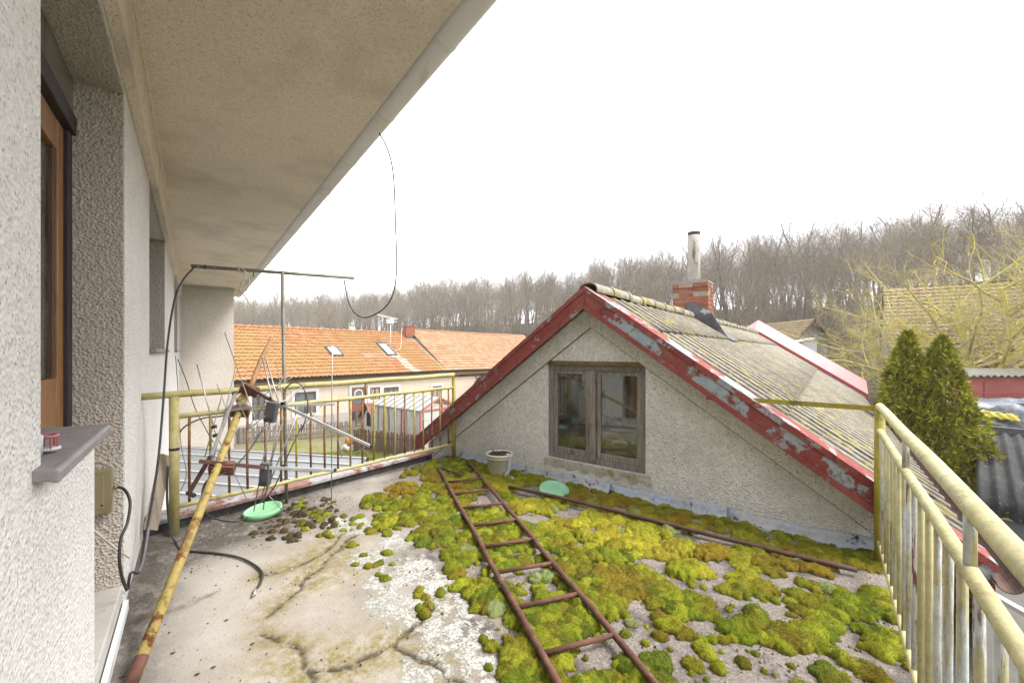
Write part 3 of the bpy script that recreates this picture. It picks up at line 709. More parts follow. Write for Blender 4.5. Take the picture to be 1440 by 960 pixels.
# ================================================================ T-shaped pole at the railing
mb_ = floor_at(403, 708, 0, 'W'); ptop = at(397, 381, 3.84)
tp = thing('clothes_pole', 'T-shaped grey metal pole fixed to the far railing', 'pole', 'W', mb_)
MB().tube([mb_, at(400, 560, 3.845), ptop], .0155, 10).build('post', M['mast_pipe'], tp, True)
cb = [at(269, 374, 3.57), at(498, 391, 4.20)]
MB().tube(cb, .0165, 10).build('crossbar', M['mast_pipe'], tp, True)
c0, c1 = Vector(cb[0]), Vector(cb[1])
for k in (.035, .07, .12): MB().tube([c0.lerp(c1, k), c0.lerp(c1, k + .008)], .021, 10).build('collar', M['galv'] if k != .07 else M['black_plastic'], tp, True)
hk = c0.lerp(c1, .345); MB().tube([hk, hk + Vector((0, 0, -.06))], .004, 6).build('hook', M['rust_dark'], tp, True)
sa = c0.lerp(c1, .255)
st = []
for k in range(22): st.append(sa + Vector((.0 + .03 * (k / 21) - .01, .01, 0)) + Vector((0, math.cos(k * 1.9) * .021, math.sin(k * 1.9) * .021)))
st += seq([(346, 384, 3.72), (338, 405, 3.72), (341, 412, 3.72), (349, 425, 3.72), (346, 438, 3.72)])
cable('string', st, .0055, M['string'], 'frayed pale string tied round the crossbar of the T-shaped pole', 'string', 5)
cable('string', [sa + Vector((.03, 0, -.02))] + seq([(350, 390, 3.73), (348, 405, 3.73), (340, 412, 3.73), (337, 408, 3.73), (340, 396, 3.73)]), .0055, M['string'], 'second loop of pale string under the crossbar knot', 'string', 5)

# ================================================================ leaning yellow pole with clamped aerials
p0 = floor_at(184, 969, .0, 'W'); p1 = at(347, 552, 3.50)
ant = thing('antenna_mast', 'yellow pole with rusty clamps and old aerials leaning on the railing', 'antenna mast', 'W', p0)
P0, P1 = Vector(p0) + Vector((0, 0, .02)), Vector(p1)
MB().tube([P0, P0.lerp(P1, .05)], .0265, 12).build('foot', M['rust'], ant, True)
MB().tube([P0.lerp(P1, .05), P0.lerp(P1, .55), P1], .0255, 12).build('pole', M['rust_yellow'], ant, True)
MB().tube([P1 + Vector((.006, -.12, -.06)), at(352, 545, 3.55), at(366, 508, 3.95), at(373, 493, 4.12), at(382, 474, 4.3)], [.021, .022, .021, .018, .012], 9).build('wooden_stick', M['stick'], ant, True)
MB().bar(P0.lerp(P1, .905), P0.lerp(P1, .925), .07, .06).build('sleeve', M['galv'], ant, bevel=.006)
def clamp(px, py, Y, s=1.0, tilt=0):
    c = Vector(at(px, py, Y)); d = (P1 - P0).normalized(); x = Vector((1, .35, -.12 + tilt)).normalized()
    m = MB(); m.bar(c - x * .075 * s, c + x * .075 * s, .085 * s, .040 * s, d)
    o = m.build('clamp', M['rust_red'], ant, bevel=.006)
    m = MB(); m.bar(c - x * .075 * s - d * .034, c + x * .075 * s - d * .034, .075 * s, .018 * s, d); m.build('clamp_plate', M['rust_red'], o, bevel=.003)
    for k in (-1, 1):
        MB().tube([c + x * .058 * s * k - d * .055, c + x * .058 * s * k + d * .05], .006, 6).build('bolt', M['rust_dark'], o)
clamp(313, 656, 2.83); clamp(336, 577, 3.30, 1.0, .05); clamp(351, 547, 3.47, .95, -.35)
def rod(name, a, b, r, mt, n=6):
    return MB().tube([at(*a), at(*b)], r, n).build(name, mt, ant, True)
def sqbar(name, a, b, wd, mt):
    return MB().bar(at(*a), at(*b), wd, wd).build(name, mt, ant, bevel=.002)
sqbar('boom', (280, 648, 2.72), (372, 657, 2.98), .024, M['rust_dark']); sqbar('boom', (373, 657, 2.98), (470, 661, 3.18), .022, M['alu'])
sqbar('boom', (319, 577, 3.22), (384, 570, 3.34), .022, M['galv']); sqbar('boom', (384, 571, 3.34), (471, 568, 3.55), .020, M['alu'])
sqbar('boom', (404, 573, 3.30), (521, 627, 3.42), .022, M['alu'])
sqbar('boom', (345, 541, 3.42), (390, 568, 3.36), .022, M['rust_dark'])
sqbar('strut', (267, 691, 2.75), (297, 640, 2.80), .026, M['rust_dark']); sqbar('strut', (297, 641, 2.80), (331, 553, 3.30), .020, M['alu'])
sqbar('strut', (263, 692, 2.75), (274, 697, 2.74), .022, M['black_plastic'])
for (c, sz, Y, tz) in (((383, 579), (.085, .05, .16), 3.28, .35), ((374, 666), (.07, .05, .165), 3.0, .15)):
    p = Vector(at(c[0], c[1], Y)); o = MB().bar(p + Vector((.02 * tz, 0, sz[2] / 2)), p - Vector((.06 * tz, .0, sz[2] / 2)), sz[0], sz[1], (0, 1, .1)).build('junction_housing', M['grey_plastic'], ant, bevel=.006)
    MB().bar(p + Vector((-.03 * tz, -.03, -sz[2] * .30)), p + Vector((-.04 * tz, -.03, -sz[2] * .49)), sz[0] * .8, .012, (0, 1, .1)).build('housing_cover', M['black_plastic'], o)
rods = [((316, 468, 3.5), (372, 625, 3.1), .0035), ((277, 512, 3.1), (301, 602, 3.05), .0045), ((331, 520, 3.4), (288, 694, 2.8), .0045), ((305, 540, 3.2), (336, 620, 3.15), .003),
        ((369, 502, 3.6), (383, 562, 3.35), .006), ((373, 502, 3.6), (392, 566, 3.35), .006), ((388, 507, 3.7), (399, 567, 3.4), .0035), ((409, 515, 3.6), (346, 606, 3.2), .0035),
        ((346, 606, 3.15), (428, 541, 3.5), .0045), ((381, 588, 3.28), (357, 718, 3.45), .005), ((391, 588, 3.3), (370, 716, 3.45), .005), ((399, 586, 3.3), (366, 706, 3.4), .004),
        ((418, 582, 3.4), (368, 706, 3.35), .006), ((467, 486, 3.3), (466, 706, 3.72), .0045), ((466, 572, 3.5), (480, 642, 3.45), .0035), ((424, 600, 3.4), (452, 571, 3.5), .0035),
        ((500, 640, 3.45), (513, 628, 3.4), .0035), ((311, 560, 3.25), (288, 642, 2.95), .004), ((427, 520, 3.6), (360, 562, 3.35), .003), ((301, 604, 3.05), (346, 700, 3.0), .003),
        ((330, 556, 3.3), (352, 600, 3.2), .0035), ((398, 590, 3.32), (376, 660, 3.2), .003), ((405, 555, 3.3), (382, 540, 3.5), .0035), ((440, 590, 3.35), (465, 606, 3.42), .0035), ((420, 548, 3.4), (384, 590, 3.3), .003),
        ((356, 618, 3.2), (385, 588, 3.3), .0045), ((396, 716, 3.4), (372, 690, 3.35), .003)]
for a, b, r in rods: rod('element', a, b, r, M['alu'] if r > .004 else M['galv'], 5)
for c in ((301, 600, 3.04), (303, 612, 3.04), (398, 567, 3.35), (470, 661, 3.18), (521, 627, 3.42), (399, 655, 3.05), (380, 560, 3.38), (330, 553, 3.3)):
    p = Vector(at(*c)); MB().bar(p - Vector((.016, 0, .004)), p + Vector((.016, 0, .004)), .022, .026).build('bracket', M['black_plastic'], ant, bevel=.003)
MB().tube(smooth_path(seq([(424, 606, 3.35), (432, 580, 3.4), (432, 560, 3.4), (424, 542, 3.4), (412, 538, 3.4), (402, 545, 3.4)])), .005, 6).build('feed_cable', M['cable_black'], ant, True)
MB().tube(smooth_path(seq([(424, 600, 3.35), (405, 640, 3.2), (388, 680, 3.15), (370, 706, 3.3)])), .005, 6).build('feed_cable', M['cable_black'], ant, True)
MB().tube(smooth_path(seq([(372, 600, 3.28), (345, 640, 3.0), (320, 662, 2.82), (292, 675, 2.74), (284, 695, 2.72), (285, 714, 2.75), (300, 728, 2.9), (330, 733, 3.2), (348, 727, 3.4)])), .006, 6).build('feed_cable', M['cable_black'], ant, True)

# ================================================================ railings
def railing(name, label, A, B, zt, zm, zb, rt, rm, rb, post_r, n, mats, stubs, ext0=0, ext1=0, post_b=True, rbal=.010):
    # A, B: (x, y) in the G frame; z pairs give the rail heights at A and at B
    rl = thing(name, label, 'railing', 'G', (A[0], A[1], 0))
    A2, B2 = Vector((A[0], A[1], 0)), Vector((B[0], B[1], 0)); D = (B2 - A2).normalized()
    def pt(k, z): p = A2.lerp(B2, k); return Vector((p.x, p.y, z[0] + (z[1] - z[0]) * k))
    def rail(nm, z, r, mt, e0=0, e1=0):
        a, b = pt(0, z) - D * e0, pt(1, z) + D * e1
        return MB().tube([a.lerp(b, i / 24) + Vector((0, 0, .0025 * math.sin(i * .9))) for i in range(25)], r, 14).build(nm, mt, rl, True)
    rail('top_rail', zt, rt, mats['top'], ext0, ext1); rail('middle_rail', zm, rm, mats['top'], -post_r * .5, 0 if not post_b else -post_r * .5); rail('bottom_rail', zb, rb, mats['low'], -post_r * .5, 0 if not post_b else -post_r * .5)
    o = MB().tube([pt(0, (0, 0)), pt(0, (zt[0] - rt * .5, 0))], post_r, 14).build('post', mats['post'], rl, True)
    if post_b: MB().tube([pt(1, (0, -.02)), pt(1, (0, zt[1] + .01))], post_r * .8, 12).build('post', mats['post2'], rl, True)
    bm_ = {}
    for i in range(n):
        k = (i + .7) / (n + .4); jx = random.uniform(-.004, .004)
        a = pt(k, zb); b = pt(k, zm); r = rbal * random.uniform(.92, 1.1); tw = random.uniform(0, 6)
        mt = random.choice(mats['bal'])
        MB().tube([a, a.lerp(b, .5) + Vector((jx, jx, 0)), b], r, 9).build('baluster', mt, rl, True)
    for k in stubs: MB().tube([pt(k, zm), pt(k, zt)], rbal * 1.2, 8).build('stub', mats['stub'], rl, True)
    return rl, pt
mats_far = {'top': M['yellow_paint'], 'low': M['yellow_paint'], 'post': M['yellow_paint'], 'post2': M['yellow_post'], 'bal': [M['rust_bar'], M['rust_bar'], M['yellow_paint'], M['rust_yellow'], M['yellow_post']], 'stub': M['rust_bar']}
A = floor_at(245, 752)[:2]; B = (-3.975, 3.80)
far_rail, fpt = railing('balcony_railing', 'far yellow pipe railing running from house wall towards the grey gable', A, B, (1.107, 1.134), (.933, .966), (.22, .204), .0265, .0205, .0185, .033, 21, mats_far, [.56], ext0=.205, rbal=.0105)
bp = fpt(0, (.68, 0)); MB().tube([bp - Vector((0, 0, .011)), bp + Vector((0, 0, .011))], .0342, 14, cap=False).build('tape_band', M['black_plastic'], far_rail, True)
wt = on_y(703, 525, 3.80); MB().bar(fpt(1, (0, 1.12)), (wt[0], wt[1] - .06, wt[2]), .006, .032, (0, 0, 1)).build('tie_bar', M['rust_bar'], far_rail)
mats_r = {'top': M['yellow_pale'], 'low': M['yellow_pale'], 'post': M['yellow_post'], 'post2': M['yellow_post'], 'bal': [M['baluster_peel'], M['baluster_peel'], M['baluster_peel'], M['yellow_pale']], 'stub': M['baluster_peel']}
CP = floor_at(1237, 795)[:2]
right_rail, rpt = railing('balcony_railing', 'pale yellow pipe railing with peeling balusters at the right edge', CP, (CP[0], -1.2), (1.078, 1.078), (.915, .915), (.165, .165), .0240, .0185, .016, .029, 33, mats_r, [.24, .455, .67], ext0=0, post_b=False, rbal=.0105)
for o in right_rail.children:
    if o.name.startswith('top_rail'): pass
wt = on_y(1000, 558, 3.84); MB().bar((CP[0], CP[1], 1.062), (wt[0], wt[1] - .03, wt[2]), .006, .036, (0, 0, 1)).build('tie_bar', M['yellow_post'], right_rail)
MB().bar((wt[0] + .30, wt[1] - .09, wt[2] + .008), (wt[0] - .03, wt[1] - .035, wt[2] + .0), .009, .038, (0, 0, 1)).build('tie_end', M['rust_bar'], right_rail)

# kerb under the far railing
kb = thing('roof_kerb', 'low bitumen kerb with peeling sheet coping below the far railing', 'kerb', 'G', (-4.27, 2, 0))
MB().box(-4.33, -4.20, .66, 3.62, -.02, .098).build('upstand', M['bitumen'], kb, bevel=.008)
for k in range(3):
    cpn = MB(); y0, y1 = .66 + k * .99, .66 + k * .99 + .985
    cpn.prism([(-4.42, .095), (-4.182, .1005), (-4.176, .080), (-4.17, .080), (-4.174, .108), (-4.30, .125), (-4.42, .112)], y0, y1); cpn.build('coping_sheet', M['coping'], kb)

# ================================================================ things lying on the terrace
rz = .055
LA, LB = Vector(floor_at(616.5, 657, rz, 'W')), Vector(floor_at(800, 988, rz, 'W'))
RA, RB = Vector(floor_at(657, 647, rz, 'W')), Vector(floor_at(948, 993, rz, 'W'))
lad = thing('ladder', 'rusty iron ladder lying flat on the moss', 'ladder', 'W', (LA.x, LA.y, 0))
for (a, b) in ((LA, LB), (RA, RB)):
    j = a.lerp(b, .42 if a is LA else .40)
    pts_ = [a.lerp(b, k / 12) + Vector((.004 * math.sin(k * 1.3), 0, .004 * math.sin(k * 2.1))) for k in range(13)]
    o = MB().tube(pts_, .0175, 10).build('rail', M['rust'], lad, True)
    j = pts_[5]; MB().tube([j, j + (b - a).normalized() * .07], .0225, 10).build('coupling', M['rust'], o, True)
for Yr in (4.45, 4.09, 3.72, 3.36, 3.01, 2.67, 2.33, 1.99, 1.66):
    b = RA + (RB - RA) * ((RA.y - Yr) / (RA.y - RB.y))
    d = (LB - LA).normalized(); a = LA + d * (b - LA).dot(d)
    MB().tube([a + Vector((0, 0, random.uniform(-.004, .004))), b], .0125, 8).build('rung', M['rust'], lad, True)
MB().tube([LA + Vector((.03, -.04, .01)), Vector(floor_at(650, 668, .05, 'W'))], .011, 8).build('loose_brace', M['rust_dark'], lad, True)

pa, pb = Vector(floor_at(716, 684, .055, 'W')), Vector(floor_at(1204, 799, .05, 'W'))
pm = MB().tube([pa.lerp(pb, k / 16) + Vector((0, .006 * math.sin(k * .7), .01 * math.sin(k * .35))) for k in range(17)], .0165, 10)
tag(pm.build('pipe', M['rust_dark'], None, True, loc=(pa.x, pa.y, .03)), 'long thin rusty pipe lying on moss along the gable wall', 'pipe')

bc = floor_at(702, 668, 0, 'W')
bk = thing('bucket', 'cream plastic bucket with soil and a white rag by the gable wall', 'bucket', 'W', bc)
bo = MB().lathe([(0, .004), (.105, .004), (.112, .012), (.150, .235), (.156, .235), (.158, .262), (.150, .264), (.143, .24), (.108, .02), (0, .02)], bc, 30).build('body', M['bucket'], bk, True)
MB().lathe([(.146, .212), (.1535, .214), (.1545, .222), (.149, .224)], bc, 30).build('rim_band', M['bucket'], bo, True)
sm = MB(); 
gs = 14; vs = []; fs = []
for i in range(gs):
    for j in range(gs):
        r_ = i / (gs - 1) * .138; g = j / gs * 2 * math.pi
        vs.append((bc[0] + r_ * math.cos(g), bc[1] + r_ * math.sin(g), bc[2] + .235 + .03 * (1 - i / gs) + .022 * math.sin(i * 2.1 + j * 1.7)))
for i in range(gs - 1):
    for j in range(gs): fs.append((i * gs + j, i * gs + (j + 1) % gs, (i + 1) * gs + (j + 1) % gs, (i + 1) * gs + j))
sm.add(vs, fs); sm.build('soil', M['soil'], bk)
for k in range(10):
    g = random.uniform(0, 6.28); r_ = random.uniform(.02, .12); q = Vector((bc[0] + r_ * math.cos(g), bc[1] + r_ * math.sin(g), bc[2] + .25))
    MB().tube([q, q + Vector((random.uniform(-.06, .06), random.uniform(-.04, .04), random.uniform(.0, .05)))], .006, 5).build('twig', M['wood_dark'], bk)
rg = MB(); n1, n2 = 16, 8; vs = []; fs = []
for i in range(n1):
    s = i / (n1 - 1)
    for j in range(n2):
        q = j / (n2 - 1) - .5; g = -.75 + q * .42
        if s < .2: r_, z = .10 + .06 * s / .2, .262 + .012 * math.sin(s * 15)
        elif s < .72: r_, z = .163 - .035 * (s - .2) / .52 + .012 * math.sin(j * 2.0), .262 - .235 * (s - .2) / .52
        else: r_, z = .13 + .16 * (s - .72) / .28, .03 + .012 * math.sin(j * 2.2 + i)
        wd = 1.0 if s > .6 else .75
        vs.append((bc[0] + r_ * math.cos(g * wd - .12), bc[1] + r_ * math.sin(g * wd - .12), bc[2] + z + .004 * math.sin(j * 3 + i * 1.3)))
for i in range(n1 - 1):
    for j in range(n2 - 1): fs.append((i * n2 + j, i * n2 + j + 1, (i + 1) * n2 + j + 1, (i + 1) * n2 + j))
o = rg.add(vs, fs).build('rag', M['cloth_white'], bk, True)
m = o.modifiers.new('thick', 'SOLIDIFY'); m.thickness = .006

def lid(px, py, r, tilt, rz_, mt, label, zz):  # round plastic lids lying loose on the floor
    c = floor_at(px, py, 0, 'W')
    o = MB().lathe([(0, .016), (r * .55, .018), (r * .86, .020), (r * .9, .030), (r * .96, .032), (r, .028), (r * 1.0, -.012), (r * .97, -.012), (r * .965, .02), (0, .010)], (0, 0, 0), 40).build('plastic_lid', mt, None, True)
    o.location = (c[0], c[1], zz); o.rotation_euler = (tilt[0], tilt[1], rz_); return tag(o, label, 'plastic lid')
lid(370, 724, .150, (R(5), R(-4), .3), 0, M['lid_green'], 'round green plastic lid lying on dirt below the T-shaped pole', .03)
lid(779, 696, .150, (R(17), R(4), 0), 0, M['lid_pale'], 'round pale green plastic lid lying on moss beside the long pipe', .038)

# ================================================================ the gabled outbuilding
RV, RZ, SL = -1.985, 2.055, .70
TH = math.atan(SL)
GY, VY = 3.90, 3.755                           # gable plane, front verge
EV = 2.76                                      # half width
def zr(v): return RZ - SL * abs(v - RV)
ann = thing('outbuilding', 'grey roughcast gabled outbuilding with red verge boards and corrugated roof', 'outbuilding', 'G', (RV, GY, -3))
wl_, wr_, wb, wt_ = -2.54, -1.405, .245, 1.345
gv0, gv1 = RV - 2.62, RV + 2.62
D = .10
g_ = MB()
g_.prism([(gv0, -3), (wl_, -3), (wl_, zr(wl_) - D), (gv0, zr(gv0) - D)], GY, GY + .22)
g_.prism([(wr_, -3), (gv1, -3), (gv1, zr(gv1) - D), (wr_, zr(wr_) - D)], GY, GY + .22)
g_.prism([(wl_, -3), (wr_, -3), (wr_, wb), (wl_, wb)], GY, GY + .22)
g_.prism([(wl_, wt_), (wr_, wt_), (wr_, zr(wr_) - D), (RV, RZ - D), (wl_, zr(wl_) - D)], GY, GY + .22)
g_.build('gable_wall', M['gable_wall'], ann)
for sgn in (-1, 1):
    o1, o2 = -.12, -.345
    pb_ = MB(); pb_.prism([(RV, RZ + o1), (RV + sgn * 2.6, zr(RV + sgn * 2.6) + o1), (RV + sgn * 2.6, zr(RV + sgn * 2.6) + o2), (RV, RZ + o2)], GY - .022, GY - .001)
    pb_.build('plaster_band', M['gable_wall'], ann)
    jb_ = MB(); jb_.prism([(RV, RZ + o2 - .001), (RV + sgn * 2.6, zr(RV + sgn * 2.6) + o2 - .001), (RV + sgn * 2.6, zr(RV + sgn * 2.6) + o2 - .010), (RV, RZ + o2 - .010)], GY - .006, GY - .001)
    jb_.build('band_groove_shade', M['bitumen'], ann)  # dark strip standing in for the shade of the groove under the band
    fb = MB(); fb.prism([(RV, RZ + .01), (RV + sgn * (EV + .02), zr(RV + EV + .02) + .01), (RV + sgn * (EV + .02), zr(RV + EV + .02) - .115), (RV, RZ - .115)], VY - .022, VY)
    fo = fb.build('verge_board', M['red_top'] if sgn > 0 else M['red_board'], ann)
    fb = MB(); fb.prism([(RV, RZ - .116), (RV + sgn * (EV + .02), zr(RV + EV + .02) - .116), (RV + sgn * (EV + .02), zr(RV + EV + .02) - .165), (RV, RZ - .165)], VY - .045, VY - .004)
    fb.build('drip_edge', M['red_board'], fo)
    ub = MB(); ub.prism([(RV, RZ - .06), (RV + sgn * EV, zr(RV + EV) - .06), (RV + sgn * EV, zr(RV + EV) - .085), (RV, RZ - .085)], VY + .002, GY - .002)
    ub.build('verge_soffit', M['gable_wall'], ann)
    # sheet-metal verge flashing in three overlapping lengths
    cuts = [0, 1.05, 2.0, EV + .03]
    for k in range(3):
        a, b = cuts[k], cuts[k + 1] + (.03 if k < 2 else 0); off = .068 - k * .003
        tf = MB(); tf.prism([(RV + sgn * a, zr(RV + a) + off), (RV + sgn * b, zr(RV + b) + off), (RV + sgn * b, zr(RV + b) + off - .006), (RV + sgn * a, zr(RV + a) + off - .006)], VY - .03, VY + .235)
        fl_ = tf.build('verge_flashing', M['red_top'], ann)
        tf = MB(); tf.prism([(RV + sgn * a, zr(RV + a) + off - .007), (RV + sgn * b, zr(RV + b) + off - .007), (RV + sgn * b, zr(RV + b) + .011), (RV + sgn * a, zr(RV + a) + .011)], VY - .031, VY - .024)
        tf.build('flashing_lip', M['red_board'], fl_)
# corrugated sheets
def sheet_mesh(length, name):
    n, seg, w0 = 4, 10, .96
    N = n * seg + 1; vs = []; fs = []
    for i, (x, lift) in enumerate(((0, 0.0), (length * .5, .006), (length, .012))):
        for k in range(N):
            y = w0 * k / (N - 1) - w0 / 2
            vs.append((x, y, lift + 0.013 * math.sin(2 * math.pi * y / .24)))
    for i in range(2):
        for k in range(N - 1): fs.append((i * N + k, i * N + k + 1, (i + 1) * N + k + 1, (i + 1) * N + k))
    b0 = len(vs)
    for k in range(N):
        y = w0 * k / (N - 1) - w0 / 2; vs.append((length, y, .012 - .009 + 0.013 * math.sin(2 * math.pi * y / .24)))
    for k in range(N - 1): fs.append((2 * N + k, 2 * N + k + 1, b0 + k + 1, b0 + k))
    return MB().add(vs, fs).mesh(name, M['eternit'], True)
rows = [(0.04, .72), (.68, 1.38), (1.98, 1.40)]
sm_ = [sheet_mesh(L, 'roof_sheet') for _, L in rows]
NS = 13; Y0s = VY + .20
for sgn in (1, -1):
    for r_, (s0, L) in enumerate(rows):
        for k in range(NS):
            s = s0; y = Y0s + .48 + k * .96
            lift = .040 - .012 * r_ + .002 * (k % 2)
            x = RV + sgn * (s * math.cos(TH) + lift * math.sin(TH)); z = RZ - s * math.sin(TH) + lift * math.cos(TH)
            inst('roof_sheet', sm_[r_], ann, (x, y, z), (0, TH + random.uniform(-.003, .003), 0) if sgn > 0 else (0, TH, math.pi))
rk = MB()
for sgn in (1, -1):
    rk.prism([(RV, RZ - .02), (RV + sgn * EV, zr(RV + EV) - .02), (RV + sgn * EV, zr(RV + EV) - .055), (RV, RZ - .055)], GY + .23, 16.0)
rk.build('roof_deck', M['wood_dark'], ann)
# ridge caps
capm = MB()
pr = [(math.cos(g) * .115, math.sin(g) * .085 - .02) for g in np.linspace(-.35, math.pi + .35, 15)]
pr += [(math.cos(g) * .102, math.sin(g) * .072 - .02) for g in np.linspace(math.pi + .35, -.35, 15)]
capm.prism(pr, 0, .47)
capm.prism([(x * 1.12, z * 1.12 + .002) for x, z in pr], .40, .475)
cme = capm.mesh('ridge_cap', M['ridge_cap'], False)
for k in range(27):
    y = VY + .06 + k * .45
    inst('ridge_cap', cme, ann, (RV, y, RZ + .055 + .008 * math.sin(k * 2.3)), (0, random.uniform(-.03, .03), 0))
# far verge: raised red sheet
FY = 15.95
for sgn in (1, -1):
    vv = EV + .15
    fo = MB().prism([(RV, RZ + .03), (RV + sgn * vv, zr(RV + vv) + .03), (RV + sgn * vv, zr(RV + vv) + .16), (RV, RZ + .16)], FY, FY + .02).build('far_verge_edge', M['red_far_edge'], ann)
    s_ = MB(); a = (RV, FY + .02, RZ + .16); b = (RV + sgn * vv, FY + .02, zr(RV + vv) + .16); c = (RV + sgn * vv, FY + .85, zr(RV + vv) + .52); d = (RV, FY + .85, RZ + .52)
    s_.add([a, b, c, d] + [(p[0], p[1], p[2] - .02) for p in (a, b, c, d)], [(0, 1, 2, 3), (7, 6, 5, 4), (0, 4, 5, 1), (1, 5, 6, 2), (2, 6, 7, 3), (3, 7, 4, 0)])
    s_.build('far_verge_sheet', M['red_far'], ann)
MB().box(gv1 - .25, gv1 - .003, GY + .23, 16.2, -3, zr(gv1) - .12).build('side_wall', M['gable_wall'], ann)
MB().box(gv0 + .003, gv0 + .25, GY + .23, 16.2, -3, zr(gv0) - .12).build('side_wall', M['gable_wall'], ann)
MB().prism([(gv0 + .26, -3), (gv1 - .26, -3), (gv1 - .26, zr(gv1) - .12), (RV, RZ - .12), (gv0 + .26, zr(gv0) - .12)], 16.0, 16.2).build('rear_gable', M['gable_wall'], ann)
# base flashing, peeling blue
def ridge_line(v): return .095 + .012 * math.sin(v * 5.1) + .006 * math.sin(v * 17)
for k in range(4):
    v0 = -3.92 + k * 1.08; v1 = v0 + 1.075
    bf = MB(); n = 18; vs = []; fs = []
    for i in range(n):
        v = v0 + (v1 - v0) * i / (n - 1); cr = .018 * math.sin(v * 23) * (1 if v < -3.0 else .12)
        zt = ridge_line(v)
        vs += [(v, GY - .085 - cr, .004), (v, GY - .045 + cr, .022 + abs(cr)), (v, GY - .022 + cr * .6, zt * .55), (v, GY - .018, zt), (v, GY - .004, zt + .004)]
    for i in range(n - 1):
        for j in range(4): fs.append((i * 5 + j, i * 5 + j + 1, i * 5 + 6 + j, i * 5 + 5 + j))
    o = bf.add(vs, fs).build('base_flashing', M['flashing_blue'], ann, True)
    o.modifiers.new('thick', 'SOLIDIFY').thickness = .003
spt = [(wl_ - .05 + (wr_ - wl_ + .12) * i / 23, .15 + .025 * math.sin(i * 1.9) + .02 * math.sin(i * 4.3)) for i in range(24)]
MB().prism(spt + [(wr_ + .05, wb - .004), (wl_ - .04, wb - .004)], GY - .004, GY - .0005).build('sill_patch', simple('sill_patch', (.46, .43, .36), (.66, .63, .56), 9, .95, .8, 50, .008, spots=[((.34, .29, .10), 8, .5, .62), ((.16, .14, .11), 12, .58, .7)]), ann)
# window
WY = GY + .045
def frame_boxes(m, x0, x1, z0, z1, wd, y0, y1, wb_=None):
    wb_ = wb_ or wd
    m.box(x0, x0 + wd, y0, y1, z0, z1); m.box(x1 - wd, x1, y0, y1, z0, z1)
    m.box(x0 + wd, x1 - wd, y0, y1, z1 - wd, z1); m.box(x0 + wd, x1 - wd, y0, y1, z0, z0 + wb_)
wo_ = MB(); frame_boxes(wo_, wl_ + .004, wr_ - .004, wb + .004, wt_ - .045, .055, WY - .02, WY + .10)
wnd = wo_.build('window', M['weather_board'], ann, bevel=.004)
MB().box(wl_ + .002, wr_ - .002, GY - .012, GY + .12, wt_ - .043, wt_ - .002).build('head_strip', simple('head_strip', (.12, .085, .035), (.27, .19, .055), 6, .85, .5, 30, .004, spots=[((.07, .05, .035), 7, .55, .65)]), wnd, bevel=.004)
mid = (wl_ + wr_) / 2 - .005
MB().box(mid - .028, mid + .028, WY - .045, WY - .004, wb + .045, wt_ - .10).build('meeting_stile', M['wood_grey'], wnd, bevel=.006)
MB().box(mid - .085, mid - .03, WY - .03, WY - .0045, wb + .05, wt_ - .105).build('stile', M['wood_grey'], wnd, bevel=.005)
for (x0, x1) in ((wl_ + .061, mid - .032), (mid + .030, wr_ - .061)):
    sh = MB(); frame_boxes(sh, x0, x1, wb + .061, wt_ - .102, .042, WY - .003, WY + .045, .065)
    so = sh.build('sash', M['wood_grey'], wnd, bevel=.004)
    MB().box(x0 + .040, x1 - .040, WY + .018, WY + .022, wb + .12, wt_ - .142).build('pane', M['glass'], so)
MB().box(wl_ + .06, wr_ - .06, WY + .06, WY + .20, wb + .03, wb + .10).build('inner_sill', M['wood_warm'], wnd)
# the attic room behind it
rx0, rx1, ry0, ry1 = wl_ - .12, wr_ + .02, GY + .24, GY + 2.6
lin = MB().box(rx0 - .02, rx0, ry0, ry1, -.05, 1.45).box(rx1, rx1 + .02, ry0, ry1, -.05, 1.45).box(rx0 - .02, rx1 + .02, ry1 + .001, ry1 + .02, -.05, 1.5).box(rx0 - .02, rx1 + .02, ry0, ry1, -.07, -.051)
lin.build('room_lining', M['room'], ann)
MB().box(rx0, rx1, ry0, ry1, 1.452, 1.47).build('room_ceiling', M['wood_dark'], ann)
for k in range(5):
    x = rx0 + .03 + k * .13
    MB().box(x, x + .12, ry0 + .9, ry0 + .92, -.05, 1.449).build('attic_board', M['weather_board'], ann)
# pale folded sheet leaning inside
q = lambda px, py, y: on_y(px, py, y)
f0, f1, f2, f3, f4 = q(862, 585, 4.24), q(800, 650, 4.20), q(850, 632, 4.15), q(897, 662, 4.17), q(897, 605, 4.32)
fsn = MB().add([f0, f1, f2, f3, f4, q(866, 670, 4.15), q(805, 672, 4.19)], [(0, 1, 2), (0, 2, 3), (0, 3, 4), (2, 5, 3), (1, 6, 5, 2)])
o = fsn.build('cardboard_sheet', M['cloth_white'], None, fr='G', loc=f2)
tag(o, 'pale folded sheet leaning inside behind the right window pane', 'folded sheet'); o.modifiers.new('thick', 'SOLIDIFY').thickness = .006
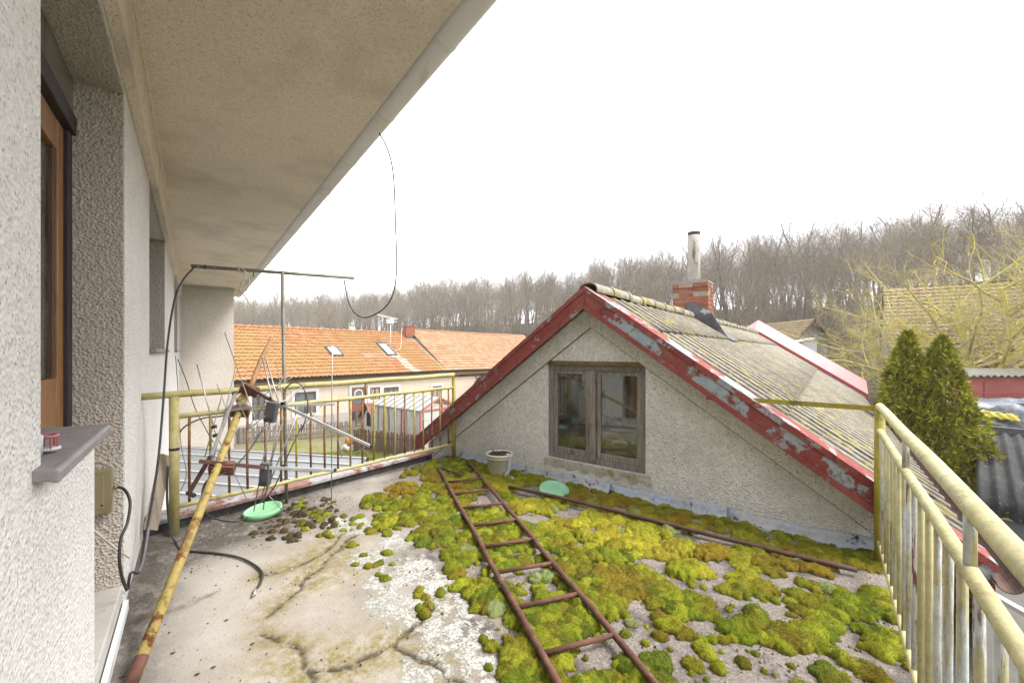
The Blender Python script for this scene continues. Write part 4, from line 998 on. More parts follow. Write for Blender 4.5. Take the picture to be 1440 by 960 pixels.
# chimney of single bricks
ch = MB().box(-2.262, -1.678, 7.708, 8.092, 1.55, 2.70).build('chimney', M['mortar'], ann)
bme = MB().box(-.119, .119, -.052, .052, -.033, .033).mesh('brick', M['brick']); bme2 = MB().box(-.0555, .0555, -.052, .052, -.033, .033).mesh('brick', M['brick']); bme3 = MB().box(-.119, .119, -.052, .052, -.033, .033).mesh('brick', M['brick_pale'])
for c in range(12):
    z = 1.76 + c * .0795; off = (c % 2) * .125
    top = c >= 11
    for side in ('front', 'back'):
        yy = 7.755 if side == 'front' else 8.045
        x = -2.27 + (0 if c % 2 == 0 else 0)
        wds = [.25, .25, .115] if c % 2 == 0 else [.115, .25, .25]
        for wd in wds:
            me = bme if wd > .2 else bme2
            if random.random() < .10: me = bme3 if wd > .2 else me
            xx = x + wd / 2
            if not (c == 9 and wd < .2):
                inst('brick', me, ch, (xx + random.uniform(-.004, .004), yy + random.uniform(-.012, .006) * (1 if side == 'front' else -1) - (.014 if top and side == 'front' else 0), z), (0, random.uniform(-.012, .012), random.uniform(-.02, .02)))
            x += wd + (-.003)
    for k in range(2):
        inst('brick', bme2 if (c + k) % 2 else bme2, ch, (-1.722 + random.uniform(-.006, .006), 7.87 + k * .115 - .01, z), (0, 0, 0), (.9, 1, 1))
fl = MB().lathe([(.098, 0), (.108, .02), (.107, .5), (.108, .93), (.092, .93), (.09, .5)], (-1.95, 7.9, 2.70), 22, wob=.012).build('flue_pipe', M['flue'], ch, True)
MB().lathe([(.1085, .875), (.1092, .875), (.1092, .934), (.09, .936)], (-1.95, 7.9, 2.70), 22, wob=.012).build('soot_rim', M['soot'], fl, True)
MB().prism([(-2.26, 2.672), (-1.66, 2.672), (-1.66, 2.704), (-1.80, 2.735), (-2.1, 2.735), (-2.26, 2.704)], 7.69, 8.11).build('chimney_cap', M['mortar'], ch)
zf = lambda v, o: zr(v) + o
cf = MB().prism([(-2.03, RZ + .09), (-2.03, RZ + .25), (-1.90, RZ + .28), (-1.60, RZ + .06), (-1.36, zf(-1.36, .09)), (-1.28, zf(-1.28, .065)), (-1.6, zf(-1.6, .065))], 7.66, 7.672).build('chimney_flashing', M['sheet_dark'], ch)
MB().prism([(-1.676, zf(-1.676, .07)), (-1.28, zf(-1.28, .07)), (-1.28, zf(-1.28, .078)), (-1.62, zf(-1.62, .10)), (-1.672, zf(-1.676, .3))], 7.673, 8.3).build('side_flashing', M['sheet_dark'], cf)
# eaves gutter
eg = MB(); ex, ez = RV + EV + .06, zr(RV + EV) - .03
pg = [(ex + .06 * math.cos(g), ez + .06 * math.sin(g)) for g in np.linspace(math.pi, 2 * math.pi, 9)] + [(ex + .054 * math.cos(g), ez + .054 * math.sin(g)) for g in np.linspace(2 * math.pi, math.pi, 9)]
eg.prism(pg, VY - .1, 16).build('eaves_gutter', M['rust_dark'], ann)

# ================================================================ moss cushions and grit on the terrace (uncountable ground cover)
def in_poly(P, poly):
    x, y = P[..., 0], P[..., 1]; c = np.zeros(x.shape, bool); n = len(poly)
    for i in range(n):
        (x0, y0), (x1, y1) = poly[i], poly[(i + 1) % n]
        c ^= ((y0 > y) != (y1 > y)) & (x < (x1 - x0) * (y - y0) / (y1 - y0 + 1e-12) + x0)
    return c
FLG = lambda pts: [floor_at(*p)[:2] for p in pts]
DENSE = FLG([(512, 705), (545, 680), (612, 650), (640, 647), (720, 672), (850, 702), (1000, 740), (1232, 796), (1256, 840), (1262, 868), (1140, 862), (1040, 830), (985, 800), (930, 790), (880, 800), (800, 800), (740, 790), (700, 800), (655, 790), (620, 775), (575, 765), (530, 745)])
MIDP = FLG([(620, 770), (700, 800), (985, 800), (1140, 862), (1262, 868), (1285, 990), (690, 990), (700, 900), (650, 830)])
SPARSE = FLG([(395, 705), (515, 690), (600, 760), (640, 830), (700, 950), (560, 840), (480, 780), (440, 745)])
def moss():
    st = .0062
    xs = np.arange(-4.18, .33, st); ys = np.arange(.35, 3.885, st)
    gx, gy = np.meshgrid(xs, ys, indexing='ij'); H = np.full(gx.shape, -1.0); ID = np.full(gx.shape, -1, int)
    cush = []
    def scatter(poly, n, rmin, rmax, dens=None, power=2.2):
        a = np.array(poly); lo, hi = a.min(0), a.max(0); k = 0; tries = 0
        while k < n and tries < n * 40:
            tries += 1
            p = lo + RNG.random(2) * (hi - lo)
            if not in_poly(p[None], poly)[0]: continue
            if dens is not None and RNG.random() > dens(p): continue
            r = rmin + (rmax - rmin) * RNG.random() ** power
            cush.append((p[0], p[1], r)); k += 1
    gaps = lambda p: float(np.clip((fbm(np.array(p[0] * 4.5), np.array(p[1] * 4.5), 31) - .41) / .07, 0, 1))
    scatter(DENSE, 2100, .016, .078, gaps, 1.5)
    clump = lambda p: float(np.clip((fbm(np.array(p[0] * 4.5), np.array(p[1] * 4.5), 17) - .46) / .08, 0, 1))
    scatter(MIDP, 950, .014, .075, clump, 1.6)
    scatter(MIDP, 260, .008, .04, None, 1.6)
    STRIP = [(-3.85, 3.60), (.26, 3.55), (.26, 3.84), (-3.85, 3.84)]
    scatter(STRIP, 620, .016, .065, None, 1.6)
    CORNER = [(-4.12, 3.0), (-3.6, 3.2), (-3.6, 3.84), (-4.12, 3.84)]
    scatter(CORNER, 90, .016, .06, None, 1.6)
    DARKP = FLG([(400, 712), (470, 700), (480, 735), (420, 765), (345, 755)])
    nd0 = len(cush); scatter(DARKP, 150, .010, .035, None, 1.6); nd1 = len(cush)
    scatter(SPARSE, 110, .008, .04, lambda p: float(np.clip((fbm(np.array(p[0] * 4), np.array(p[1] * 4), 7) - .52) / .1, 0, 1)), 1.6)
    for (px, py, r) in [(725, 925, .075), (738, 905, .07), (712, 938, .055), (750, 930, .06), (692, 905, .04), (680, 895, .03), (822, 803, .085), (857, 828, .10), (905, 800, .07), (943, 876, .075), (930, 866, .055), (962, 885, .06), (1050, 895, .045), (1093, 888, .05), (955, 770, .13), (1000, 775, .12), (850, 756, .12), (820, 750, .10), (900, 748, .13), (960, 800, .11), (1070, 825, .09), (1150, 905, .05), (1190, 925, .06), (545, 775, .035), (508, 735, .03), (528, 791, .028), (552, 790, .02), (430, 742, .035), (450, 750, .03), (425, 735, .04), (640, 805, .05), (620, 830, .04), (600, 740, .06), (890, 935, .08), (920, 930, .08), (900, 950, .07), (990, 910, .06), (975, 930, .05), (1010, 935, .04), (860, 948, .05), (640, 658, .07), (622, 652, .08), (655, 655, .06)]:
        x, y, _ = floor_at(px, py, .02); cush.append((x, y, r))
    cz = []
    for i, (cx, cy, r) in enumerate(cush):
        hh = r * RNG.uniform(.6, .95) if r < .05 else r * RNG.uniform(.45, .68)
        e = RNG.uniform(.8, 1.25); th = RNG.uniform(0, 3.14)
        i0, i1 = np.searchsorted(xs, [cx - r * 1.4, cx + r * 1.4]); j0, j1 = np.searchsorted(ys, [cy - r * 1.4, cy + r * 1.4])
        if i1 <= i0 or j1 <= j0: continue
        X, Y = gx[i0:i1, j0:j1] - cx, gy[i0:i1, j0:j1] - cy
        Xr, Yr = (X * math.cos(th) + Y * math.sin(th)) * e, (-X * math.sin(th) + Y * math.cos(th)) / e
        wv = 1 + .42 * (vnoise(gx[i0:i1, j0:j1] * 42, gy[i0:i1, j0:j1] * 42, i % 50) - .5) + .18 * (vnoise(gx[i0:i1, j0:j1] * 100, gy[i0:i1, j0:j1] * 100, i % 37) - .5)
        d2 = (Xr ** 2 + Yr ** 2) / (r * r) * wv * wv
        h = hh * np.sqrt(np.clip(1 - d2, 0, 1)) - .0015
        h = np.where(d2 < 1, h, -1)
        sub = H[i0:i1, j0:j1]; m = h > sub
        H[i0:i1, j0:j1] = np.where(m, h, sub); ID[i0:i1, j0:j1] = np.where(m, i, ID[i0:i1, j0:j1])
    has = H > -.002
    lump = fbm(gx * 26, gy * 26, 5, 3)
    fine = RNG.random(gx.shape)
    Hs = np.where(has, H * (.62 + .8 * lump) + .0065 * (fine - .35) * np.clip(H / .006, 0, 1) + .004 * (vnoise(gx * 140, gy * 140, 3) - .5), -.008)
    # colours: per cushion and per zone
    n = len(cush); C = np.array(cush)
    pal = np.array([[.20, .25, .016], [.285, .32, .02], [.135, .18, .016], [.32, .34, .024], [.225, .21, .018]])
    cid = pal[RNG.integers(0, len(pal), n)] * RNG.uniform(.8, 1.2, (n, 1))
    def near(px, py, r): c = np.array(floor_at(px, py)[:2]); return np.exp(-((C[:, :2] - c) ** 2).sum(1) / r ** 2)
    yz = np.zeros(n)
    for a in [(740, 715, .35), (800, 735, .32), (860, 745, .35), (940, 775, .32), (990, 780, .35), (1010, 800, .3), (700, 690, .25), (680, 672, .22), (900, 760, .3)]: yz = np.maximum(yz, near(*a))
    yz = np.clip(yz * 1.25 - RNG.uniform(0, .55, n), 0, 1)[:, None]
    cid = cid * (1 - yz) + np.array([.50, .455, .04]) * RNG.uniform(.85, 1.15, (n, 1)) * yz
    bz = np.zeros(n)
    for a in [(560, 690, .32), (600, 675, .3), (640, 690, .25), (820, 700, .25), (870, 712, .28), (960, 735, .25), (1120, 790, .3), (880, 820, .2), (1000, 770, .2), (660, 710, .2), (780, 690, .2)]: bz = np.maximum(bz, near(*a))
    bz = np.clip(np.maximum(bz * 1.25, .25) - RNG.uniform(0, .7, n), 0, .85)[:, None]
    cid = cid * (1 - bz) + np.array([.29, .185, .022]) * RNG.uniform(.85, 1.15, (n, 1)) * bz
    pale = (RNG.random(n) < .015)[:, None]
    cid = np.where(pale, np.array([[.30, .36, .14]]), cid)
    cid[nd0:nd1] = np.array([.085, .065, .03]) * RNG.uniform(.7, 1.6, (nd1 - nd0, 1))
    # neighbours blend so that joined cushions read as one mat
    fc = np.where(has[..., None], cid[np.clip(ID, 0, n - 1)], 0)
    tint = (.75 + .5 * fbm(gx * 12, gy * 12, 41, 4))[..., None]
    ring = fbm(gx * 7, gy * 7, 77, 3)[..., None]
    fc = fc * tint; fc = fc * (1 - .35 * np.clip((ring - .55) / .15, 0, 1)) + np.array([.24, .13, .02]) * .35 * np.clip((ring - .55) / .15, 0, 1)
    pad = has.copy(); pad[1:] |= has[:-1]; pad[:-1] |= has[1:]; pad[:, 1:] |= has[:, :-1]; pad[:, :-1] |= has[:, 1:]
    fc = np.where(has[..., None], fc, np.array([.07, .055, .02]))
    idx = np.full(gx.shape, -1); idx[pad] = np.arange(pad.sum())
    q = np.stack([idx[:-1, :-1], idx[1:, :-1], idx[1:, 1:], idx[:-1, 1:]], -1)
    q = q[(q >= 0).all(-1)]
    V = np.stack([gx, gy, Hs], -1)[pad]; Cc = fc[pad]
    T = np.concatenate([q[:, [0, 1, 2]], q[:, [0, 2, 3]]])
    # short shoots standing out of the cushions
    src = np.flatnonzero(V[:, 2] > .004); nb = 230000
    k = src[RNG.integers(0, len(src), nb)]; b = V[k] + np.stack([RNG.normal(0, .003, nb), RNG.normal(0, .003, nb), np.full(nb, -.002)], -1)
    g = RNG.uniform(0, 2 * np.pi, nb); wd = RNG.uniform(.0008, .0017, nb); L = RNG.uniform(.005, .0125, nb)
    side = np.stack([np.cos(g) * wd, np.sin(g) * wd, np.zeros(nb)], -1); lean = np.stack([RNG.normal(0, .45, nb), RNG.normal(0, .45, nb), np.ones(nb)], -1); lean /= np.linalg.norm(lean, axis=1)[:, None]
    tip = b + lean * L[:, None]
    bv = np.stack([b - side, b + side, tip], 1).reshape(-1, 3); bt = np.arange(nb * 3).reshape(-1, 3) + len(V)
    bc_ = Cc[k] * RNG.uniform(.75, 1.45, (nb, 1)); bc_ = np.repeat(bc_, 3, 0)
    me = fast_mesh('moss', np.concatenate([V, bv]), np.concatenate([T, bt]), M['moss'], True, colors=np.concatenate([Cc, bc_]))
    o = link_mesh('moss', me, fr='G')
    return tag(o, 'bright green and yellow moss cushions growing over the terrace floor', 'moss', kind='stuff')
moss()

def grit():
    n = 5200; V = []; T = []; cols = []
    bv = np.array([(1, 0, 0), (-1, 0, 0), (0, 1, 0), (0, -1, 0), (0, 0, 1), (0, 0, -1)], float)
    bt = np.array([(0, 2, 4), (2, 1, 4), (1, 3, 4), (3, 0, 4), (2, 0, 5), (1, 2, 5), (3, 1, 5), (0, 3, 5)])
    zones = [(MIDP, 1900), (DENSE, 900), (FLG([(240, 760), (330, 715), (480, 690), (520, 720), (430, 760), (300, 790), (220, 850)]), 1900), (FLG([(180, 900), (300, 800), (560, 760), (690, 960), (300, 985)]), 320)]
    for poly, m in zones:
        a = np.array(poly); lo, hi = a.min(0), a.max(0); k = 0
        while k < m:
            p = lo + RNG.random(2) * (hi - lo)
            if not in_poly(p[None], poly)[0]: continue
            s = .0018 + .0065 * RNG.random() ** 4; sc3 = s * RNG.uniform(.6, 1.3, 3); th = RNG.uniform(0, 6.28)
            b = bv * sc3; b = np.stack([b[:, 0] * np.cos(th) - b[:, 1] * np.sin(th), b[:, 0] * np.sin(th) + b[:, 1] * np.cos(th), b[:, 2]], -1)
            V.append(b + np.array([p[0], p[1], s * .4])); T.append(bt + 6 * len(T))
            c = [(.10, .085, .07), (.36, .32, .28), (.5, .47, .43), (.20, .15, .11), (.06, .05, .045)][RNG.integers(0, 5)]
            cols.append(np.repeat([c], 6, 0)); k += 1
    t = NT('grit'); mt = t.done(t.attr('Col', 'Color'), .95)
    me = fast_mesh('grit', np.concatenate(V), np.concatenate(T), mt, False, colors=np.concatenate(cols))
    tag(link_mesh('grit', me, fr='G'), 'loose grit and crumbs scattered over the terrace floor', 'grit', kind='stuff')
grit()
# a few dead leaves and flakes on the bare concrete
for i, (px, py, mt) in enumerate([(196, 912, 'wood_dark'), (170, 952, 'soil'), (243, 918, 'wood_dark'), (277, 948, 'wood_dark'), (318, 872, 'soil'), (355, 905, 'wood_dark'), (297, 801, 'blue_white'), (197, 779, 'orange_cloth'), (300, 938, 'soil'), (435, 813, 'soil'), (410, 800, 'blue_white')]):
    x, y, z = floor_at(px, py, .003, 'W'); s = .013 if mt != 'orange_cloth' else .02
    lf = MB().add([(x - s, y, z), (x - s * .2, y + s * .5, z + .004), (x + s, y + s * .1, z + .006), (x + s * .1, y - s * .45, z + .003)], [(0, 3, 2, 1)])
    names = {'wood_dark': ('leaf_scrap', 'curled dark leaf scrap', 'leaf'), 'soil': ('dirt_crumb', 'dark dirt crumb', 'crumb'), 'blue_white': ('paint_flake', 'pale blue paint flake', 'paint flake'), 'orange_cloth': ('dry_leaf', 'orange dry leaf', 'leaf')}[mt]
    o = lf.build(names[0], M[mt], None, loc=(x, y, 0)); o.modifiers.new('thick', 'SOLIDIFY').thickness = .002
    where = {196: 'left of the yellow pole foot', 170: 'beside the base strip at bottom left', 243: 'right of the yellow pole, mid floor', 277: 'near the bottom edge, right of the yellow pole', 318: 'in the middle of the bare concrete', 355: 'left end of the long crack', 297: 'beside the leaning yellow pole', 197: 'at the foot of the wall under the cables', 300: 'near bottom of the bare concrete', 435: 'where two floor cracks meet', 410: 'above the meeting of two floor cracks'}[px]
    tag(o, names[1] + ' ' + where, names[2])

# ================================================================ neighbourhood beyond the terrace
def tile_roof(name, parent, o, along, down, L, S, tw, rh, mt, amp=.03, lip=.035, lime=None, seed=1, sag=0.0):
    """pantile courses as real relief, joined: the single tiles are only a few pixels wide"""
    rng = np.random.default_rng(seed)
    a = np.array(along, float); a /= np.linalg.norm(a); d = np.array(down, float); d /= np.linalg.norm(d); n = np.cross(a, d)
    if n[2] < 0: n = -n
    o = np.array(o, float); nc, nr = int(round(L / tw)), int(round(S / rh)); seg = 4
    V = []; T = []; tv = []; lm = []
    ks = np.arange(seg + 1) / seg
    wave = amp * (np.sin(ks * 2 * np.pi) * .6 + .4 * np.sin(ks * np.pi))
    for r in range(nr):
        for c in range(nc):
            s0 = c * L / nc; t0 = r * S / nr; t1 = (r + 1.06) * S / nr
            j = rng.normal(0, .005); lf = rng.normal(0, .004)
            b = len(V)
            for (t, h) in ((t0, 0.0), (t1, lip), (t1, lip - .03)):
                for k in range(seg + 1):
                    sg = -sag * math.sin(math.pi * (s0 / L))
                    V.append(o + a * (s0 + ks[k] * L / nc) + d * (t + j) + n * (h + wave[k] + lf + sg))
            for q in range(2):
                for k in range(seg): T.append((b + q * (seg + 1) + k, b + q * (seg + 1) + k + 1, b + (q + 1) * (seg + 1) + k + 1, b + (q + 1) * (seg + 1) + k))
            x = rng.random(); l = lime(s0, t0) if lime else 0
            tv += [x] * (3 * (seg + 1)); lm += [l] * (3 * (seg + 1))
    V = np.array(V) - np.array(LOC[parent.name])
    me = fast_mesh(name, V, np.array(T), mt, False, attrs={'tv': np.array(tv), 'lime': np.array(lm)})
    ob = link_mesh(name, me, parent); ob['kind'] = 'stuff'; return ob
def uX(px, x0): return on_x(px, 500, x0)[1]
def zX(px, py, x0): return on_x(px, py, x0)[2]

FX = -22.57                                   # facade plane of the neighbouring house (G frame), ridge 4 m behind
nh = thing('neighbour_house', 'long cream house with orange tiled roof and two skylights beyond the yard', 'house', 'G', (FX, 12, -3))
U0, U1, U2 = 2.5, 20.4, 36.0
EZ, RG = .06, 2.86
RXn = FX - 4.0
MB().box(FX - 8, FX, U0, U2, -3, -.02).build('wall', M['facade'], nh)
MB().box(FX + .002, FX + .04, U0, U2 - .1, -3, -2.15).build('plinth', M['facade_base'], nh)
MB().prism([(FX - 8.2, -.02), (FX + .02, -.02), (RXn, RG - .15)], U0 + .05, U1 - .05).build('gable', M['facade'], nh)
MB().prism([(FX - 8.2, .02), (FX + .02, .02), (RXn, RG + .15)], U1 + .05, U2 - .1).build('gable', M['facade'], nh)
OV = .42
def roofdir(rz_): return (FX + OV - RXn, 0, EZ - rz_)
sl1 = math.hypot(FX + OV - RXn, EZ - RG)
lime = lambda s, t: (1.0 if (abs((s + U0) - 16.6 - .18 * t) < .35 and t > 2.6) else 0) + (.25 if (14.6 < s + U0 < 17.2 and 2.6 < t < 3.2) else 0) + (.55 if abs(s + U0 - U1) < .45 else 0)
tile_roof('roof_tiles', nh, (RXn, U0, RG), (0, 1, 0), roofdir(RG), U1 - U0, sl1, .235, .34, M['tiles_orange'], .05, .05, lime, 3)
RG2 = 3.22
sl2 = math.hypot(FX + OV - RXn, EZ - RG2)
tile_roof('roof_tiles', nh, (RXn, U1 + .02, RG2), (0, 1, 0), roofdir(RG2), U2 - U1, sl2, .26, .33, M['tiles_pale'], .045, .045, None, 4, sag=.08)
rb = MB()
rb.add([(RXn, U0, RG - .02), (RXn, U1, RG - .02), (FX - 8.4, U1, EZ), (FX - 8.4, U0, EZ)], [(0, 1, 2, 3)]); rb.add([(RXn, U1, RG2 - .02), (RXn, U2, RG2 - .02), (FX - 8.4, U2, EZ), (FX - 8.4, U1, EZ)], [(0, 1, 2, 3)])
rb.build('rear_roof', M['tiles_brown'], nh)
rcm = MB().tube([(0, -.02, 0), (0, .40, .015)], [.105, .125], 9).mesh('ridge_tile', M['tiles_orange'], True)
k = U0
while k < U1 - .3: inst('ridge_tile', rcm, nh, (RXn, k, RG + .015 + random.uniform(-.008, .008))); k += .39
MB().tube([(RXn, U1, RG2), (RXn, U1 + 6, RG2 - .06), (RXn, U1 + 9, RG2 - .06), (RXn, U2, RG2)], .09, 8).build('ridge_line', M['tiles_pale'], nh, True)
eg = MB(); ex, ez = FX + OV + .05, EZ - .05
pg = [(ex + .07 * math.cos(g), ez + .07 * math.sin(g)) for g in np.linspace(math.pi, 2 * math.pi, 7)] + [(ex + .06 * math.cos(g), ez + .06 * math.sin(g)) for g in np.linspace(2 * math.pi, math.pi, 7)]
eg.prism(pg, U0, U2).build('eaves_gutter', M['dark_frame'], nh)
MB().box(FX + .03, FX + OV, U0 + .1, U2 - .2, -.09, -.05).build('eaves_soffit', simple('eaves_wood', (.30, .17, .08), (.38, .23, .12), 3, .8), nh)
def far_window(x0, x1, y0, y1, mt, trim=True, bars=1):
    ua, ub = uX(x0, FX), uX(x1, FX); zt, zb = zX(x0, y0, FX), zX(x0, y1, FX)
    if trim:
        m = MB(); frame_boxes_x(m, ua - .16, ub + .16, zb - .12, zt + .16, .16, FX + .003, FX + .045); m.build('window_surround', M['white_trim'], nh)
    m = MB(); frame_boxes_x(m, ua, ub, zb, zt, .07, FX + .004, FX + .035)
    for b in range(bars):
        c = ua + (ub - ua) * (b + 1) / (bars + 1); m.box(FX + .006, FX + .033, c - .035, c + .035, zb + .07, zt - .07)
    o = m.build('window', M['wood_dark'] if mt != 'door_brown' else M['door_brown'], nh)
    MB().box(FX + .002, FX + .012, ua + .06, ub - .06, zb + .06, zt - .06).build('pane', M[mt], o)
    return o
def frame_boxes_x(m, y0, y1, z0, z1, wd, x0, x1):
    m.box(x0, x1, y0, y0 + wd, z0, z1); m.box(x0, x1, y1 - wd, y1, z0, z1); m.box(x0, x1, y0 + wd, y1 - wd, z1 - wd, z1); m.box(x0, x1, y0 + wd, y1 - wd, z0, z0 + wd)
far_window(354, 373, 556, 592, 'glass_far'); far_window(414, 444, 552, 584, 'glass_far'); far_window(520, 534, 545, 563, 'curtain'); far_window(539, 560, 545, 564, 'glass_far', bars=2); far_window(608, 621, 543, 574, 'curtain')
ua, ub, zt = uX(494, FX), uX(512.5, FX), zX(494, 545, FX)
dr = MB().box(FX + .004, FX + .04, ua, ub, -2.95, zt).build('front_door', M['door_brown'], nh)
m = MB(); frame_boxes_x(m, ua - .15, ub + .15, -3.0, zt + .15, .15, FX + .003, FX + .05); m.build('door_surround', M['white_trim'], dr)
MB().box(FX + .041, FX + .05, ua + .12, ub - .12, -1.7, zt - .12).build('pane', M['glass_far'], dr)
MB().tube([(FX + .05, (ua + ub) / 2 + .26 * math.cos(g), -1.15 + .26 * math.sin(g)) for g in np.linspace(0, 2 * math.pi, 13)], .05, 6).build('wreath', M['white_trim'], dr)
# chimney
dn = np.array(roofdir(RG)) / sl1
def on_roof(u, s, h=0):
    n = np.array([-dn[2], 0, dn[0]]); p = np.array([RXn, u, RG]) + dn * s + n * h; return tuple(p)
cu = 20.15
cm = MB().box(RXn + .15, RXn + .62, cu - .42, cu + .42, RG - .7, RG + .52).build('chimney', M['brick'], nh)
MB().box(RXn + .12, RXn + .65, cu - .46, cu + .46, RG + .522, RG + .60).build('chimney_cap', M['brick'], cm)
MB().box(RXn + .10, RXn + .68, cu - .47, cu + .47, RG - .75, RG - .22).build('chimney_flashing', M['sheet_dark'], cm)
# skylights
for (px0, px1, py0, py1) in ((460, 480, 488, 501), (534, 553, 483, 500)):
    def roof_hit(px, py):                     # where the line of sight meets the roof slope
        t, s_ = (px - CX) / F, (HY - py) / F
        dx, dy = to_frame(t, 1.0, 'G'); n = np.array([-dn[2], 0, dn[0]])
        k = (n @ (np.array([RXn, 0, RG - HC]))) / (n @ np.array([dx, dy, s_])); p = np.array([dx * k, dy * k, HC + s_ * k])
        return p[1], (p - np.array([RXn, p[1], RG])) @ dn
    (ua, sa_), (ub, sb_) = roof_hit((px0 + px1) / 2 - 7, py0), roof_hit((px0 + px1) / 2 + 7, py1)
    uc = (ua + ub) / 2; hw = .39; s0_, s1_ = sa_, sb_
    def quad(u0, u1, s0, s1, h0, h1): return [on_roof(u0, s0, h0), on_roof(u1, s0, h0), on_roof(u1, s1, h0), on_roof(u0, s1, h0), on_roof(u0, s0, h1), on_roof(u1, s0, h1), on_roof(u1, s1, h1), on_roof(u0, s1, h1)]
    BF = [(3, 2, 1, 0), (4, 5, 6, 7), (0, 1, 5, 4), (1, 2, 6, 5), (2, 3, 7, 6), (3, 0, 4, 7)]
    m = MB()
    for qd in ((uc - hw, uc - hw + .09, s0_, s1_), (uc + hw - .09, uc + hw, s0_, s1_), (uc - hw + .09, uc + hw - .09, s0_, s0_ + .09), (uc - hw + .09, uc + hw - .09, s1_ - .09, s1_)): m.add(quad(*qd, 0, .11), BF)
    sk = m.build('skylight', M['sheet_dark'], nh)
    MB().add(quad(uc - hw + .08, uc + hw - .08, s0_ + .08, s1_ - .08, .05, .07), BF).build('pane', simple('skylight_glass', (.55, .58, .62), (.66, .68, .70), 1, .15, .02, 4, .001), sk)
# flue behind
MB().tube([(RXn - 3.2, 37.2, .5), (RXn - 3.2, 37.2, 3.3)], .16, 10).build('rear_flue', M['white_trim'], nh, True)
# aerial on the roof
ap = on_roof(on_roof(0, 0)[1] + 17.2, 2.55)
ra = thing('roof_antenna', 'white roof aerial on a thin mast between the skylights', 'antenna', 'G', ap)
top = (ap[0], ap[1], ap[2] + 2.35)
MB().tube([ap, top], .03, 6).build('mast', M['white_trim'], ra, True)
MB().tube([(top[0] + .9, top[1] - 1.6, top[2]), (top[0] - .35, top[1] + .8, top[2] - .08)], .03, 5).build('boom', M['white_trim'], ra)
MB().tube([(top[0] + .3, top[1] - .5, top[2] - .22), (top[0] - .35, top[1] + .8, top[2] - .25)], .025, 5).build('boom', M['white_trim'], ra)
for k in range(9):
    c = Vector((top[0] + .9, top[1] - 1.6, top[2])).lerp(Vector((top[0] - .35, top[1] + .8, top[2] - .08)), k / 8.5)
    MB().tube([c + Vector((-.2, -.1, .06)), c + Vector((.2, .1, .06))], .015, 4).build('element', M['white_trim'], ra)
MB().box(top[0] - .12, top[0] + .12, top[1] - .28, top[1] + .22, top[2] - .42, top[2] - .12).build('amplifier_box', M['white_plastic'], ra, bevel=.02)
MB().tube(smooth_path([(ap[0], ap[1] + .05, ap[2]), (ap[0] + .1, ap[1] + .5, ap[2] + .06), (ap[0] + .15, ap[1] + .75, ap[2] + .3), (ap[0], ap[1] + .95, ap[2] + 1.6)]), .02, 4).build('cable', M['white_trim'], ra)

# ---- porch building with brown tiles and ivy, right of the facade
px_ = floor_at(690, 572, -3, 'G'); 
pv, pu = FX + .10, uX(655, FX)
pb = thing('porch', 'small porch with brown tiled roof and dark gable beside the cream house', 'porch', 'G', (pv + 1.5, pu + 2, -3))
pz = -.22
gy0 = pu + .1
MB().box(pv + .05, pv + 3.2, gy0 + .5, gy0 + 7, -3, -1.9).build('wall', M['facade'], pb)
half = 1.75; pc = pv + 1.6
MB().prism([(pc - half, pz - 1.75), (pc + half, pz - 1.75), (pc, pz - .05)], gy0 + .45, gy0 + .6).build('gable', M['dark_void'], pb)
for sgn in (1, -1):
    tile_roof('roof_tiles', pb, (pc, gy0, pz), (0, 1, 0), (sgn * half, 0, -1.75), 8.0, math.hypot(half, 1.75), .20, .20, M['tiles_brown'], .012, .02, None, 9)
    MB().bar((pc, gy0 - .02, pz - .04), (pc + sgn * half, gy0 - .02, pz - 1.79), .05, .14).build('verge_board', M['weather_board'], pb)
MB().bar((pc - 1.0, gy0 + .1, pz - 1.0), (pc + 1.0, gy0 + .1, pz - 1.0), .08, .10).build('collar_beam', M['weather_board'], pb)
def leaves(name, cs, mt, size, n, label=None, cat=None, squash=1.0, parent=None, loc=None):
    V = []; T = []
    for (c, r) in cs:
        m = int(n * r[0] * r[2])
        p = RNG.normal(0, .48, (m, 3)) * np.array(r) + np.array(c)
        d = RNG.normal(0, 1, (m, 3)); d /= np.linalg.norm(d, axis=1)[:, None]; e = np.cross(d, RNG.normal(0, 1, (m, 3))); e /= np.linalg.norm(e, axis=1)[:, None] + 1e-9
        s = size * RNG.uniform(.6, 1.3, (m, 1)); q = np.stack([p - d * s, p + e * s * .55, p + d * s, p - e * s * .55], 1)
        k = sum(len(v) for v in V); V.append(q.reshape(-1, 3)); T.append(np.arange(m * 4).reshape(-1, 4) + k)
    V = np.concatenate(V); T = np.concatenate(T)
    L = LOC[parent.name] if parent is not None else loc
    me = fast_mesh(name, V - np.array(L), T, mt, False)
    return me
iv = thing('ivy_plant', 'dark green ivy growing up the porch gable', 'ivy', 'G', (pc, gy0 - .1, -3))
me = leaves('foliage', [((pc - .35, gy0 - .1, -1.05), (.35, .12, .5)), ((pc + .1, gy0 - .1, -1.7), (.55, .15, .5)), ((pc + .6, gy0 - .12, -2.1), (.5, .15, .45)), ((pc - .3, gy0 - .1, -2.2), (.4, .15, .6))], M['ivy'], .09, 1500, parent=iv)
link_mesh('foliage', me, iv)
for k in (-.3, .05, .4): MB().tube([(pc + k, gy0 - .08, -3), (pc + k * .8, gy0 - .1, -1.6)], .025, 5).build('stem', M['bark'], iv)

